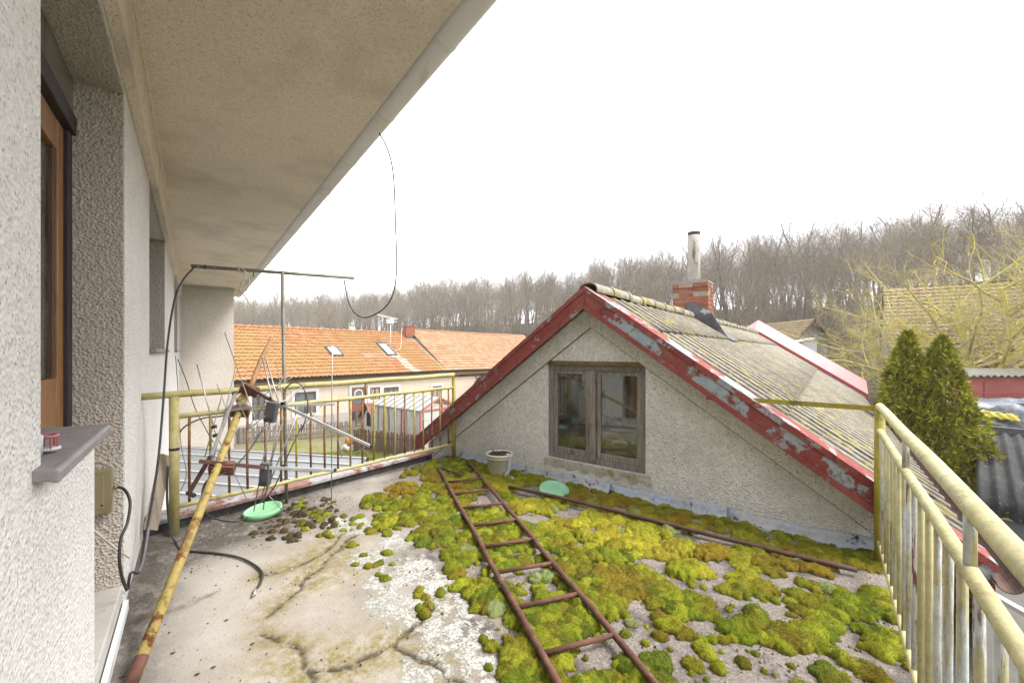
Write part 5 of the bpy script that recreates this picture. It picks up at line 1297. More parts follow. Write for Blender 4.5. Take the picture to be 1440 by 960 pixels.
# ---- greenhouse
gc = floor_at(591, 640, -3); gX, gYv = gc[0], gc[1]
gh = thing('greenhouse', 'pale film greenhouse with pink framed door in the yard', 'greenhouse', 'G', (gX - 1.6, gYv + 1.1, -3))
gl, gw, ge, gr = 3.6, 2.2, -1.12, -.62
nb = 9
for k in range(nb):
    x = gX - k * gl / (nb - 1); lean = .10 * math.sin(k * 2.2)
    MB().bar((x, gYv, -3), (x + lean, gYv, ge), .05, .05, (1, 0, 0)).build('post', M['wood_pale'] if k % 3 else M['pink_frame'], gh)
    MB().bar((x, gYv - .02, ge + .03), (x, gYv + gw / 2, gr + .03), .035, .035).build('rafter', M['galv'], gh)
for k in range(nb - 1):
    x1, x0 = gX - k * gl / (nb - 1) - .03, gX - (k + 1) * gl / (nb - 1) + .03
    MB().box(x0, x1, gYv + .03, gYv + .045, -2.95, ge - .02).build('side_panel', M['film'], gh)
    MB().add([(x0, gYv, ge + .01), (x1, gYv, ge + .01), (x1, gYv + gw / 2, gr + .01), (x0, gYv + gw / 2, gr + .01), (x0, gYv, ge - .005), (x1, gYv, ge - .005), (x1, gYv + gw / 2, gr - .005), (x0, gYv + gw / 2, gr - .005)], BF).build('roof_panel', M['film_white'], gh)
    MB().add([(x0, gYv + gw, ge + .01), (x1, gYv + gw, ge + .01), (x1, gYv + gw / 2, gr + .01), (x0, gYv + gw / 2, gr + .01), (x0, gYv + gw, ge - .005), (x1, gYv + gw, ge - .005), (x1, gYv + gw / 2, gr - .005), (x0, gYv + gw / 2, gr - .005)], BF).build('roof_panel', M['film_white'], gh)
MB().bar((gX - gl, gYv, ge), (gX + .02, gYv, ge), .06, .06).build('eaves_rail', M['galv'], gh)
MB().bar((gX, gYv, ge), (gX, gYv + gw / 2, gr), .07, .07).build('end_rafter', M['pink_frame'], gh); MB().bar((gX, gYv + gw, ge), (gX, gYv + gw / 2, gr), .07, .07).build('end_rafter', M['pink_frame'], gh)
MB().bar((gX, gYv, -1.95), (gX, gYv + gw, -1.95), .06, .06).build('end_rail', M['pink_frame'], gh)
MB().bar((gX, gYv, ge), (gX, gYv + gw, ge), .06, .06).build('end_rail', M['pink_frame'], gh)
for u in (0.03, 1.25, gw - .03): MB().bar((gX, gYv + u, -3), (gX, gYv + u, ge if u != 1.25 else ge + .3), .07, .07, (1, 0, 0)).build('end_post', M['pink_frame'], gh)
MB().box(gX - .03, gX - .015, gYv + .06, gYv + 1.2, -1.9, ge - .03).build('end_pane', M['film'], gh); MB().box(gX - .03, gX - .015, gYv + 1.3, gYv + gw - .06, -2.9, ge - .03).build('end_pane', M['film_white'], gh)
MB().prism([(gX - .03, -2.98), (gX + .0, -2.98), (gX + .0, -1.99), (gX - .03, -1.99)], gYv + .05, gYv + 1.2).build('low_panel', M['wood_pale'], gh)

# ---- kennel
kc = floor_at(521, 606, -3)
kn = thing('kennel', 'little white kennel with brown tiled roof in front of the cream house', 'kennel', 'G', kc)
kx, ky = kc[0], kc[1]
MB().box(kx - .45, kx + .45, ky - .1, ky + 1.3, -3, -2.1).build('wall', M['white_trim'], kn)
MB().prism([(kx - .5, -2.1), (kx + .5, -2.1), (kx, -1.45)], ky - .08, ky + 1.3).build('gable', M['white_trim'], kn)
MB().box(kx - .2, kx + .2, ky - .12, ky - .101, -2.7, -1.95).build('opening', M['dark_void'], kn)
for sgn in (1, -1): tile_roof('roof_tiles', kn, (kx, ky - .35, -1.40), (0, 1, 0), (sgn * .72, 0, -.85), 2.0, 1.1, .12, .15, M['tiles_brown'], .01, .015, None, 6)
for k in range(6): MB().box(kx + .455, kx + .48, ky + k * .22, ky + k * .22 + .1, -3, -2.15).build('slat', M['dark_frame'], kn)

# ---- picket fences
def fence(name, label, a, b, n, h, mt, wd, fr='W', pointed=True, jit=.05):
    fo = thing(name, label, 'fence', fr, (a[0], a[1], -3)); A_, B_ = Vector((a[0], a[1], -3)), Vector((b[0], b[1], -3)); D_ = (B_ - A_).normalized()
    pm_ = {}
    m = MB()
    m.add([(-wd / 2, -.012, 0), (wd / 2, -.012, 0), (wd / 2, .012, 0), (-wd / 2, .012, 0), (-wd / 2, -.012, h), (wd / 2, -.012, h), (wd / 2, .012, h), (-wd / 2, .012, h), (0, -.012, h + (.07 if pointed else .005)), (0, .012, h + (.07 if pointed else .005))],
          [(3, 2, 1, 0), (0, 1, 5, 8, 4), (2, 3, 7, 9, 6), (1, 2, 6, 5), (3, 0, 4, 7), (5, 6, 9, 8), (4, 8, 9, 7)])
    me = m.mesh('picket', mt); ang = math.atan2(D_.y, D_.x)
    for k in range(n):
        p = A_.lerp(B_, (k + .5) / n); inst('picket', me, fo, (p.x, p.y, p.z + random.uniform(0, jit)), (random.uniform(-.03, .03), random.uniform(-.04, .04), ang))
    nrm = Vector((-D_.y, D_.x, 0))
    for z in (.22, h - .2): MB().bar(A_ + nrm * .035 + Vector((0, 0, z)), B_ + nrm * .035 + Vector((0, 0, z)), .03, .07).build('rail', mt, fo)
    k = 0
    while k <= (B_ - A_).length:
        p = A_ + D_ * k + nrm * .09; MB().box(p.x - .04, p.x + .04, p.y - .04, p.y + .04, -3, -3 + h + .05).build('post', mt, fo); k += 2.2
W_ = lambda px, py, z=-3: floor_at(px, py, z, 'W')
fence('picket_fence', 'grey picket fence with pointed slats in front of the cream house', W_(336, 624), W_(500, 612), 46, .72, M['wood_fence'], .085)
fence('board_fence', 'brown close-set board fence left of the greenhouse', W_(497, 634), W_(598, 646), 34, .92, M['wood_brown'], .085, pointed=False, jit=.12)
fence('garden_fence', 'pale slatted garden fence beyond the grey picket fence', W_(500, 600), W_(566, 598), 26, .85, M['wood_fence'], .07, pointed=False, jit=.1)

# ---- orange bundle in the yard
oc = W_(488, 634)
ob_ = thing('cloth_bundle', 'small orange and white cloth bundle at the edge of the lawn', 'bundle', 'W', oc)
def lump(name, c, r, mt, parent, n=9, seed=0):
    m = MB(); vs = []; fs = []
    for i in range(n):
        for j in range(2 * n):
            th, ph = math.pi * i / (n - 1), math.pi * j / n
            k = 1 + .22 * math.sin(3 * ph + seed) * math.sin(2 * th) + .12 * math.sin(5 * ph + 2 * seed + 3 * th)
            vs.append((c[0] + r[0] * k * math.sin(th) * math.cos(ph), c[1] + r[1] * k * math.sin(th) * math.sin(ph), c[2] + r[2] * k * math.cos(th)))
    for i in range(n - 1):
        for j in range(2 * n): fs.append((i * 2 * n + j, i * 2 * n + (j + 1) % (2 * n), (i + 1) * 2 * n + (j + 1) % (2 * n), (i + 1) * 2 * n + j))
    return m.add(vs, fs).build(name, mt, parent, True)
lump('white_cloth', (oc[0], oc[1], oc[2] + .15), (.24, .18, .18), M['cloth_white'], ob_, seed=1)
lump('orange_cloth', (oc[0] + .09, oc[1] + .03, oc[2] + .42), (.17, .15, .25), M['orange_cloth'], ob_, seed=2)

# ---- seamed metal roof below the far railing
fa, fb_ = floor_at(250, 629, -.9, 'W'), floor_at(515, 645, -.9, 'W')
e = Vector((fb_[0] - fa[0], fb_[1] - fa[1], 0)).normalized(); nn = Vector((-e.y, e.x, 0))       # nn points away from the camera
far_r = Vector((fb_[0], fb_[1], -.9)); far_l = far_r - e * 9.2
mr = thing('metal_roof_garage', 'low garage with pale grey seamed metal roof below the far railing', 'garage', 'W', (far_r.x - 3, far_r.y - 1, -3))
dep = 5.2
def rp(a, b, z): p = far_r - e * a - nn * b; return (p.x, p.y, z - b * .015)
MB().add([rp(0, 0, -.9), rp(9.2, 0, -.9), rp(9.2, dep, -.9), rp(-.3, dep, -.9)] + [rp(0, 0, -.98), rp(9.2, 0, -.98), rp(9.2, dep, -.98), rp(-.3, dep, -.98)], BF).build('roof_sheet', M['metal_roof'], mr)
for k in range(11):
    b = .02 + k * .50
    if b < dep: MB().bar(rp(0, b, -.885), rp(9.2, b, -.885), .045, .035).build('seam', M['metal_seam'], mr)
MB().add([rp(.05, .05, -.985), rp(9.1, .05, -.985), rp(9.1, dep - .1, -.985), rp(.0, dep - .1, -.985)] + [rp(.05, .05, -3), rp(9.1, .05, -3), rp(9.1, dep - .1, -3), rp(0, dep - .1, -3)], BF).build('wall', M['facade_base'], mr)
MB().bar(rp(-.02, -.05, -.94), rp(9.2, -.05, -.94), .07, .12).build('fascia', M['dark_frame'], mr)

# ---- yard paving and lawn strip
yp = MB(); 
pv_ = thing('paving', None, None, 'G', (-13, 8, -3), kind='structure')
sme = MB().box(-.235, .235, -.235, .235, 0, .05).mesh('paving_slab', M['paving'])
for i in range(8):
    for j in range(10):
        inst('paving_slab', sme, pv_, (-13.6 + i * .5, 7.0 + j * .5, -2.998 + random.uniform(0, .012)), (random.uniform(-.01, .01), random.uniform(-.01, .01), random.uniform(-.02, .02)))
def grass_strip():
    n = 16000; pl_ = [W_(380, 640), W_(520, 636), W_(600, 648), W_(560, 655), W_(400, 652)]; pl_ = [(p[0], p[1]) for p in pl_]
    a = np.array(pl_); lo, hi = a.min(0), a.max(0); P = lo + RNG.random((n * 2, 2)) * (hi - lo); P = P[in_poly(P, pl_)][:n]; m = len(P)
    g = RNG.uniform(0, 6.28, m); wdt = .014; L = RNG.uniform(.04, .13, m)
    b = np.stack([P[:, 0], P[:, 1], np.full(m, -3.0)], -1); s = np.stack([np.cos(g) * wdt, np.sin(g) * wdt, np.zeros(m)], -1); t = b + np.stack([RNG.normal(0, .03, m), RNG.normal(0, .03, m), L], -1)
    V = np.stack([b - s, b + s, t], 1).reshape(-1, 3); mt = simple('grass', (.20, .24, .03), (.34, .34, .06), 2, .9)
    tag(link_mesh('grass', fast_mesh('grass', V, np.arange(m * 3).reshape(-1, 3), mt, False)), 'short yellow-green grass along the garage edge', 'grass', kind='stuff')
grass_strip()

# ================================================================ right side: sheds, barn, tarp, hedge
# weathered shed far behind the corrugated roof
sg = at(1142, 448, 30.0); zg = sg[2]
wsd = thing('weathered_shed', 'weathered grey shed with mossy brown roof behind the corrugated roof', 'shed', 'W', (sg[0], sg[1] + 4, -3))
hw, dz = 1.45, 1.65
MB().box(sg[0] - 1.15, sg[0] + 1.15, 30.15, 46.5, -3, zg - dz + .2).build('wall', M['weather_board'], wsd)
for k in range(10):
    x = sg[0] - 1.15 + k * .23; top_ = zg - .12 - abs(x + .11 - sg[0]) * dz / hw
    MB().box(x, x + .22, 30.05, 30.13 + .01 * (k % 2), -1.5, top_).build('board', M['weather_board'], wsd)
for sgn in (-1, 1):
    tile_roof('roof_tiles', wsd, (sg[0], 29.7, zg), (0, 1, 0), (sgn * hw, 0, -dz), 17.0, math.hypot(hw, dz), .22, .26, M['tiles_old'], .02, .03, None, 12)
    MB().bar((sg[0], 29.66, zg - .06), (sg[0] + sgn * hw, 29.66, zg - dz - .06), .05, .16).build('verge_board', M['wood_dark'], wsd)
MB().box(sg[0] - .75, sg[0] + .35, 30.0, 30.04, zg - 3.1, zg - 1.75).build('door', M['blue_white'], wsd)
MB().prism([(sg[0] - 2.2, zg - 1.75), (sg[0] - .6, zg - 1.45), (sg[0] - .6, zg - 1.55), (sg[0] - 2.2, zg - 1.85)], 28.9, 30.0).build('canopy', M['white_trim'], wsd)

# barn, its long side turned a little to the right of the line of sight
ROT['B'] = R(-40)
bn_e = to_frame(*at(1250, 500, 16.5)[:2], 'B')
bn = thing('barn', 'old barn with mossy tiled roof behind the lichen-covered trees', 'barn', 'B', (bn_e[0] + 8, bn_e[1] + 3, -3))
bx, by = bn_e; zt_, ze_ = 4.5, 1.05; dp = 4.4
MB().box(bx + .15, bx + 20, by + .5, by + 8, -3, ze_ - .12).build('wall', M['wood_dark'], bn)
tile_roof('roof_tiles', bn, (bx, by + dp, zt_), (1, 0, 0), (0, -dp, ze_ - zt_), 20, math.hypot(dp, zt_ - ze_), .24, .30, M['tiles_old'], .03, .045, None, 15, sag=.15)
tile_roof('roof_tiles', bn, (bx, by + dp, zt_), (1, 0, 0), (0, dp, ze_ - zt_), 20, math.hypot(dp, zt_ - ze_), .5, .6, M['tiles_old'], .022, .035, None, 16)
MB().add([(bx + .1, by + .3, ze_ - .05), (bx + .1, by + 2 * dp - .3, ze_ - .05), (bx + .1, by + dp, zt_ - .08), (bx + .22, by + .3, ze_ - .05), (bx + .22, by + 2 * dp - .3, ze_ - .05), (bx + .22, by + dp, zt_ - .08)], [(0, 1, 2), (3, 5, 4), (0, 3, 4, 1), (1, 4, 5, 2), (2, 5, 3, 0)]).build('gable', M['weather_board'], bn)
MB().bar((bx, by, -.6), (bx, by, ze_ + .05), .12, .12, (1, 0, 0)).build('corner_post', M['wood_pale'], bn)
for k in range(12): MB().bar((bx + 1.4 + k * 1.5, by + .42, -3), (bx + 1.4 + k * 1.5, by + .42, ze_), .14, .14, (1, 0, 0)).build('post', M['wood_dark'], bn)

def corrugated(name, mt, parent, x0, x1, y0, z0, y1, z1, pitch, amp, droop=0):
    n = int((x1 - x0) / pitch * 8); m = MB(); vs = []; fs = []; R_ = 5
    for i in range(R_ + (1 if droop else 0)):
        s = min(1, i / (R_ - 1)); y, z = y0 + (y1 - y0) * s, z0 + (z1 - z0) * s
        if i == R_: y, z = y1 - .03, z1 - droop
        for k in range(n + 1):
            x = x0 + (x1 - x0) * k / n; w0 = amp * math.sin(2 * math.pi * x / pitch)
            vs.append((x, y - (w0 if i == R_ else 0), z + (w0 if i < R_ else .02 * math.sin(x * 9) + .012 * math.sin(x * 31))))
    rows_ = R_ + (1 if droop else 0)
    for i in range(rows_ - 1):
        for k in range(n): fs.append((i * (n + 1) + k, i * (n + 1) + k + 1, (i + 1) * (n + 1) + k + 1, (i + 1) * (n + 1) + k))
    o = m.add(vs, fs).build(name, mt, parent, True); o.modifiers.new('thick', 'SOLIDIFY').thickness = .008; return o
# red shed
rs_ = thing('red_shed', 'red painted shed with corrugated roof edge below the barn', 'shed', 'W', (13.5, 10.2, -3))
RY = 10.0; rx = at(1352, 530, RY)[0]
rz0, rz1 = at(1400, 574, RY)[2], at(1400, 530, RY)[2]
MB().box(rx, 24, RY, RY + .12, -3, rz1).build('wall', M['red_shed'], rs_)
for k in range(7): MB().box(rx + .55 + k * 1.15, rx + .60 + k * 1.15, RY - .018, RY - .002, rz0 - .8, rz1 - .12).build('cover_strip', M['red_shed'], rs_)
MB().box(rx, 24, RY - .014, RY - .001, rz1 - .42, rz1 - .38).build('rail', M['red_shed'], rs_)
MB().box(rx, rx + .12, RY + .125, RY + .7, -3, rz1).build('side_wall', M['red_shed'], rs_)
corrugated('roof', M['corr_grey'], rs_, rx - .1, 24, RY + .9, rz1 + .16, RY - .15, rz1 + .03, .17, .025)
# dark corrugated lean-to with cream windows
ROT['L'] = R(-49)
lc = to_frame(*at(1386, 704, 5.35)[:2], 'L'); dx0, ey, ez_ = lc[0], lc[1], -.50; XE = dx0 + 7
dk = thing('lean_to', 'low lean-to with black corrugated roof and cream window frames', 'lean-to', 'L', (dx0 + 2, ey + 1.5, -3))
corrugated('roof', M['corr_dark'], dk, dx0 - .08, XE, ey + 3.9, -.10, ey, ez_, .155, .032, droop=.22)
MB().box(dx0 - .05, XE, ey + 3.85, ey + 4.0, -.13, .0).build('ridge_board', M['sheet_dark'], dk)
zt1, zb1 = ez_ - .24, ez_ - .95
MB().box(dx0, XE, ey + .05, ey + .13, zt1, zt1 + .09).build('head_beam', M['cream_frame'], dk)
MB().box(dx0, XE, ey + .06, ey + .13, zb1 - .08, zb1).build('window_sill', M['cream_frame'], dk)
for k in range(9):
    x = dx0 + .02 + k * .52
    MB().box(x, x + .09, ey + .04, ey + .12, zb1 + .001, zt1 - .001).build('mullion', M['cream_frame'], dk)
    MB().box(x + .091, x + .519, ey + .085, ey + .09, zb1 + .001, zt1 - .001).build('pane', M['glass_far'], dk)
MB().box(dx0, XE, ey + .10, ey + .18, -3, zb1 - .082).build('wall', M['smooth_render'], dk)
MB().box(dx0 - .02, dx0 + .07, ey + .19, ey + 3.8, -3, -.6).build('side_wall', M['smooth_render'], dk)
# tarpaulin over a stack
def tarp():
    x0, x1, y0 = at(1362, 590, 8.6)[0], 15, 8.6
    th = thing('tarp_stack', 'stack under crumpled blue-grey tarpaulin with a yellow patch', 'tarpaulin', 'W', ((x0 + x1) / 2, y0 + .5, -3))
    MB().box(x0 + .2, x1, y0 + .25, y0 + 1.1, -3, .10).build('stacked_boards', M['wood_brown'], th)
    n, k_ = 70, 16; vs = []; fs = []
    for i in range(n):
        x = x0 + (x1 - x0) * i / (n - 1)
        for j in range(k_):
            s = j / (k_ - 1); y = y0 + (0 if s < .5 else (s - .5) * 2.2) + .05 * math.sin(x * 7 + j); z = (-.35 + .95 * s / .5 * .72) if s < .5 else .33
            z += .05 * math.sin(x * 3.1 + j * .8) + .035 * math.sin(x * 8.3 - j * 1.4) + (0 if s < .5 else .03 * math.sin(x * 5 + j * 2))
            vs.append((x, y + .05 * math.sin(x * 11 + j * 1.9), min(z, .36 + .03 * math.sin(x * 2.2))))
    for i in range(n - 1):
        for j in range(k_ - 1): fs.append((i * k_ + j, i * k_ + j + 1, (i + 1) * k_ + j + 1, (i + 1) * k_ + j))
    MB().add(vs, fs).build('tarpaulin', M['tarp'], th, True)
    a, b = at(1375, 580, 8.5), at(1432, 588, 8.5); vs = []; fs = []
    for i in range(24):
        for j in range(5):
            vs.append((a[0] + (b[0] - a[0]) * i / 23, y0 - .09 + .06 * (j / 4) + .03 * math.sin(i * 1.1 + j) - .04, a[2] + (b[2] - a[2]) * i / 23 - .07 + .13 * j / 4 + .018 * math.sin(i * .9 + j) + .012 * math.sin(i * 2.3)))
    for i in range(23):
        for j in range(4): fs.append((i * 5 + j, i * 5 + j + 1, (i + 1) * 5 + j + 1, (i + 1) * 5 + j))
    o = MB().add(vs, fs).build('yellow_patch', M['tarp_yellow'], th, True); o.modifiers.new('thick', 'SOLIDIFY').thickness = .02
tarp()

# scrap and gravel down beside the outbuilding
gvl = MB().prism_z([(.5, -2.5), (7, -2.5), (7, 9), (.5, 9)], -3.02, -2.985)
tag(gvl.build('gravel_path', M['gravel'], None, fr='G'), kind='structure')
for i, (a, b, wd, mt, lb) in enumerate([((.95, 3.2, -.35), (1.6, 4.9, -.2), .07, 'fray', 'pale batten propped below the eaves, left of two'), ((.8, 4.3, -.2), (1.9, 3.3, -.45), .05, 'fray', 'thin pale batten crossing another below the eaves')]):
    tag(MB().bar(a, b, wd, .03).build('wooden_batten', M[mt], None, fr='G', loc=a), lb, 'batten')
for i in range(5):
    c = (1.15 + .22 * i, 2.6 + .35 * (i % 3), -.9 - .1 * i)
MB()
sp = thing('scrap_pile', 'dark scrap heap of black sheeting under the eaves at right', 'scrap heap', 'G', (1.6, 3.2, -3))
for i in range(7): lump('black_sheeting', (1.15 + .25 * (i % 4), 2.2 + .33 * i, -1.5 + .12 * math.sin(i * 2)), (.4, .35, .5), M['debris_black'], sp, 9, i)
MB().box(.95, 2.3, 2.0, 4.6, -3, -1.7).build('crate_base', M['wood_brown'], sp)

# ================================================================ trees
class TreeGen:
    def __init__(s, seed): s.rng = random.Random(seed); s.tr = MB(); s.br = MB()
    def grow(s, p, d, L, r, lvl, cfg):
        rng = s.rng; n = cfg['segs'][lvl]; pts = [p]; rs = [r]; q = p.copy(); dd = d.copy(); dirs = [d.copy()]
        rt = r * cfg['taper'][lvl]
        for i in range(n):
            k = (i + 1) / n
            dd = (dd + Vector((rng.gauss(0, 1), rng.gauss(0, 1), rng.gauss(0, 1))) * cfg['wob'][lvl] + Vector((0, 0, cfg['up'][lvl]))).normalized()
            q = q + dd * (L / n); pts.append(q.copy()); rs.append(r + (rt - r) * k); dirs.append(dd.copy())
        (s.tr if lvl == 0 else s.br).tube(pts, rs, cfg['sides'][lvl], cap=False)
        if lvl + 1 >= len(cfg['segs']): return
        m = cfg['kids'][lvl]; m = rng.randint(int(m * .8), int(m * 1.2 + .5))
        for c in range(m):
            k = cfg['start'][lvl] + (1 - cfg['start'][lvl]) * ((c + rng.random()) / m)
            x = k * n; i = min(int(x), n - 1); pp = pts[i].lerp(pts[i + 1], x - i)
            ax = dirs[i + 1]; o = ax.orthogonal().normalized(); o = Matrix.Rotation(rng.uniform(0, 6.283), 3, ax) @ o
            an = R(rng.uniform(*cfg['angle'][lvl])); nd = (ax * math.cos(an) + o * math.sin(an)).normalized()
            ll = L * rng.uniform(*cfg['ratio'][lvl]) * (1.15 - .55 * k if lvl == 0 else 1.1 - .5 * k)
            s.grow(pp, nd, ll, (rs[i] + (rs[i + 1] - rs[i]) * (x - i)) * cfg['rr'][lvl], lvl + 1, cfg)
forest_cfg = dict(segs=[9, 5, 4, 3], taper=[.22, .3, .4, .6], wob=[.055, .16, .2, .25], up=[.02, .13, .09, .05], sides=[7, 4, 3, 3], kids=[20, 9, 6], start=[.34, .25, .2], angle=[(28, 62), (25, 60), (25, 65)], ratio=[(.30, .52), (.36, .6), (.4, .7)], rr=[.42, .57, .70])
variants = []
for i in range(7):
    g = TreeGen(100 + i); L = 13.0 + (i % 3)
    cfg = dict(forest_cfg)
    if i % 3 == 1: cfg.update(start=[.48, .25, .2], kids=[18, 9, 6], angle=[(22, 50), (25, 55), (25, 60)])
    if i % 3 == 2: cfg.update(wob=[.09, .2, .22, .28], kids=[17, 10, 6])
    g.grow(Vector((0, 0, -.4)), Vector((g.rng.gauss(0, .04), g.rng.gauss(0, .04), 1)).normalized(), L, .17 + .03 * (i % 3), 0, cfg)
    variants.append((g.tr.mesh('trunk', M['bark'], True), g.br.mesh('branches', M['twig'], False)))
def place_forest():
    rng = random.Random(5); spots = []; n_ind = 290
    tries = 0
    while len(spots) < 880 and tries < 40000:
        tries += 1
        phi = rng.uniform(-38, 56)
        f, c = float(lerp_tab(phi, FOOT)), float(lerp_tab(phi, CREST))
        k = rng.random() ** .7
        r = f + (c + 26 - f) * k + rng.uniform(-2, 3)
        X, Y = r * math.sin(R(phi)), r * math.cos(R(phi))
        md = 2.0 + .005 * r
        if any((X - a) ** 2 + (Y - b) ** 2 < md * md for a, b, _ in spots): continue
        spots.append((X, Y, r))
    spots.sort(key=lambda s: s[2])
    far = []
    for i, (X, Y, r) in enumerate(spots):
        z = float(ground_z(X, Y)); s = rng.uniform(.70, 1.08); 
        if r < 58: s *= rng.uniform(.8, 1.0)
        rot = rng.uniform(0, 6.283); v = rng.randrange(len(variants)); tl = (rng.gauss(0, .025), rng.gauss(0, .025))
        if i < n_ind:
            o = bpy.data.objects.new('bare_tree', None); col.objects.link(o); o.location = (X, Y, z); o.rotation_euler = (tl[0], tl[1], rot); o.scale = (s * rng.uniform(.9, 1.15),) * 2 + (s,)
            tag(o, 'bare deciduous tree among the woodland on the hillside', 'tree', 'bare trees of the hillside woodland')
            for nm, me in (('trunk', variants[v][0]), ('branches', variants[v][1])):
                c = bpy.data.objects.new(nm, me); col.objects.link(c); c.parent = o
        else: far.append((X, Y, z, s, rot, v))
    # the trees behind them merge into one mass: instanced on points
    pts = np.array([(X, Y, z) for (X, Y, z, *_) in far], np.float32)
    me = bpy.data.meshes.new('woodland'); me.from_pydata([tuple(p) for p in pts], [], [])
    o = link_mesh('woodland', me)
    tag(o, 'far mass of bare trees at the top of the hillside', 'woodland', kind='stuff')
    src = {}
    for ob in col.objects:
        if ob.type == 'MESH' and ob.parent and ob.parent.name.startswith('bare_tree'): src.setdefault(ob.data.name, ob)
    ng = bpy.data.node_groups.new('woodland', 'GeometryNodeTree')
    ng.interface.new_socket('Geometry', in_out='INPUT', socket_type='NodeSocketGeometry'); ng.interface.new_socket('Geometry', in_out='OUTPUT', socket_type='NodeSocketGeometry')
    N, Lk = ng.nodes, ng.links; gi, go = N.new('NodeGroupInput'), N.new('NodeGroupOutput'); jn = N.new('GeometryNodeJoinGeometry')
    idx = N.new('GeometryNodeInputIndex')
    rr = N.new('FunctionNodeRandomValue'); rr.data_type = 'FLOAT_VECTOR'; rr.inputs[0].default_value = (0, 0, 0); rr.inputs[1].default_value = (0, 0, 6.283)
    rs_ = N.new('FunctionNodeRandomValue'); rs_.data_type = 'FLOAT'; rs_.inputs[2].default_value = .72; rs_.inputs[3].default_value = 1.06
    for v in range(4):
        md = N.new('ShaderNodeMath'); md.operation = 'MODULO'; md.inputs[1].default_value = 4; Lk.new(idx.outputs[0], md.inputs[0])
        cp = N.new('ShaderNodeMath'); cp.operation = 'COMPARE'; cp.inputs[1].default_value = v; cp.inputs[2].default_value = .1; Lk.new(md.outputs[0], cp.inputs[0])
        for me_ in variants[v]:
            oi = N.new('GeometryNodeObjectInfo'); oi.transform_space = 'ORIGINAL'; oi.inputs[0].default_value = src[me_.name]; oi.inputs[1].default_value = True
            ip = N.new('GeometryNodeInstanceOnPoints'); Lk.new(gi.outputs[0], ip.inputs['Points']); Lk.new(cp.outputs[0], ip.inputs['Selection']); Lk.new(oi.outputs['Geometry'], ip.inputs['Instance'])
            Lk.new(rr.outputs[0], ip.inputs['Rotation']); Lk.new(rs_.outputs[1], ip.inputs['Scale']); Lk.new(ip.outputs[0], jn.inputs[0])
    Lk.new(jn.outputs[0], go.inputs[0])
    m = o.modifiers.new('trees', 'NODES'); m.node_group = ng
    return len(far)
place_forest()
# undergrowth: thin saplings and brush on the forest floor
def brush(name, label, regions, n, h, mt, seed):
    rng = np.random.default_rng(seed); V = []; T = []; base = 0
    for (phi0, phi1, r0, r1, m) in regions:
        for k in range(m):
            phi = R(rng.uniform(phi0, phi1)); r = rng.uniform(r0, r1) if r0 > 0 else float(lerp_tab(math.degrees(phi), FOOT)) + rng.uniform(-7, 30)
            X, Y = r * math.sin(phi), r * math.cos(phi); z = float(ground_z(X, Y))
            for st in range(n):
                d = np.array([rng.normal(0, .45), rng.normal(0, .45), 1.0]); d /= np.linalg.norm(d); L = h * rng.uniform(.4, 1.2)
                p = np.array([X + rng.normal(0, .25), Y + rng.normal(0, .25), z - .1]); ang = rng.uniform(0, 6.28); wd = .012 + .0035 * L
                for q in range(3):
                    d2 = d + rng.normal(0, .22, 3); d2 /= np.linalg.norm(d2); e_ = p + d2 * L / 3
                    s1 = np.array([math.cos(ang), math.sin(ang), 0]) * wd * (1 - q * .3); s2 = np.array([-math.sin(ang), math.cos(ang), 0]) * wd * (1 - q * .3)
                    V += [p - s1, p + s1, e_ + s1 * .6, e_ - s1 * .6, p - s2, p + s2, e_ + s2 * .6, e_ - s2 * .6]; T += [(base, base + 1, base + 2, base + 3), (base + 4, base + 5, base + 6, base + 7)]; base += 8
                    if q > 0:
                        for t_ in range(2):
                            d3 = d2 + rng.normal(0, .7, 3); e3 = p + d3 * L * .25
                            V += [p - s1 * .5, p + s1 * .5, e3 + s1 * .25, e3 - s1 * .25]; T.append((base, base + 1, base + 2, base + 3)); base += 4
                    p = e_
    me = fast_mesh(name, np.array(V), np.array(T), mt, False)
    tag(link_mesh(name, me), label, 'undergrowth', kind='stuff')
brush('undergrowth', 'brown brush and saplings on the woodland floor', [(-38, 56, 0, 0, 1500)], 7, 4.6, M['twig'], 3)
brush('pale_brush', 'pale leafless brush along the foot of the hillside', [(20, 50, 30, 46, 420), (30, 48, 22, 34, 150), (-8, 22, 40, 60, 260)], 8, 3.0, M['twig_pale'], 4)

# lichen-covered fruit trees in front of the barn
lich_cfg = dict(segs=[6, 6, 5, 4, 3], taper=[.5, .25, .3, .35, .4], wob=[.10, .18, .24, .3, .3], up=[.0, .03, .03, .03, .02], sides=[8, 6, 4, 3, 3], kids=[13, 11, 9, 6], start=[.45, .2, .15, .15], angle=[(45, 80), (30, 70), (30, 75), (30, 70)], ratio=[(.8, 1.2), (.35, .6), (.35, .6), (.4, .7)], rr=[.50, .52, .56, .66])
def lichen_tree(seed, px, py, Y, H, label, r=.16, lean=(0, 0)):
    x, y, z = at(px, py, Y); g = TreeGen(seed); zb = -3.0
    t = thing('lichen_tree', label, 'tree', 'W', (x, y, zb))
    g.grow(Vector((0, 0, 0)), Vector((lean[0], lean[1], 1)).normalized(), H, r, 0, lich_cfg)
    link_mesh('trunk', g.tr.mesh('trunk', M['lichen_bark'], True), t); link_mesh('branches', g.br.mesh('branches', M['lichen_bark'], False), t)
lichen_tree(21, 1385, 500, 13.2, 6.0, 'spreading bare fruit tree yellow with lichen in front of the barn', .15, (-.05, 0))
lichen_tree(34, 1330, 500, 14.6, 5.0, 'smaller yellow lichened fruit tree behind the left conifer', .12, (-.02, 0))
lichen_tree(47, 1450, 480, 12.0, 6.4, 'tall lichened tree at the right edge of the view', .16, (-.1, 0))
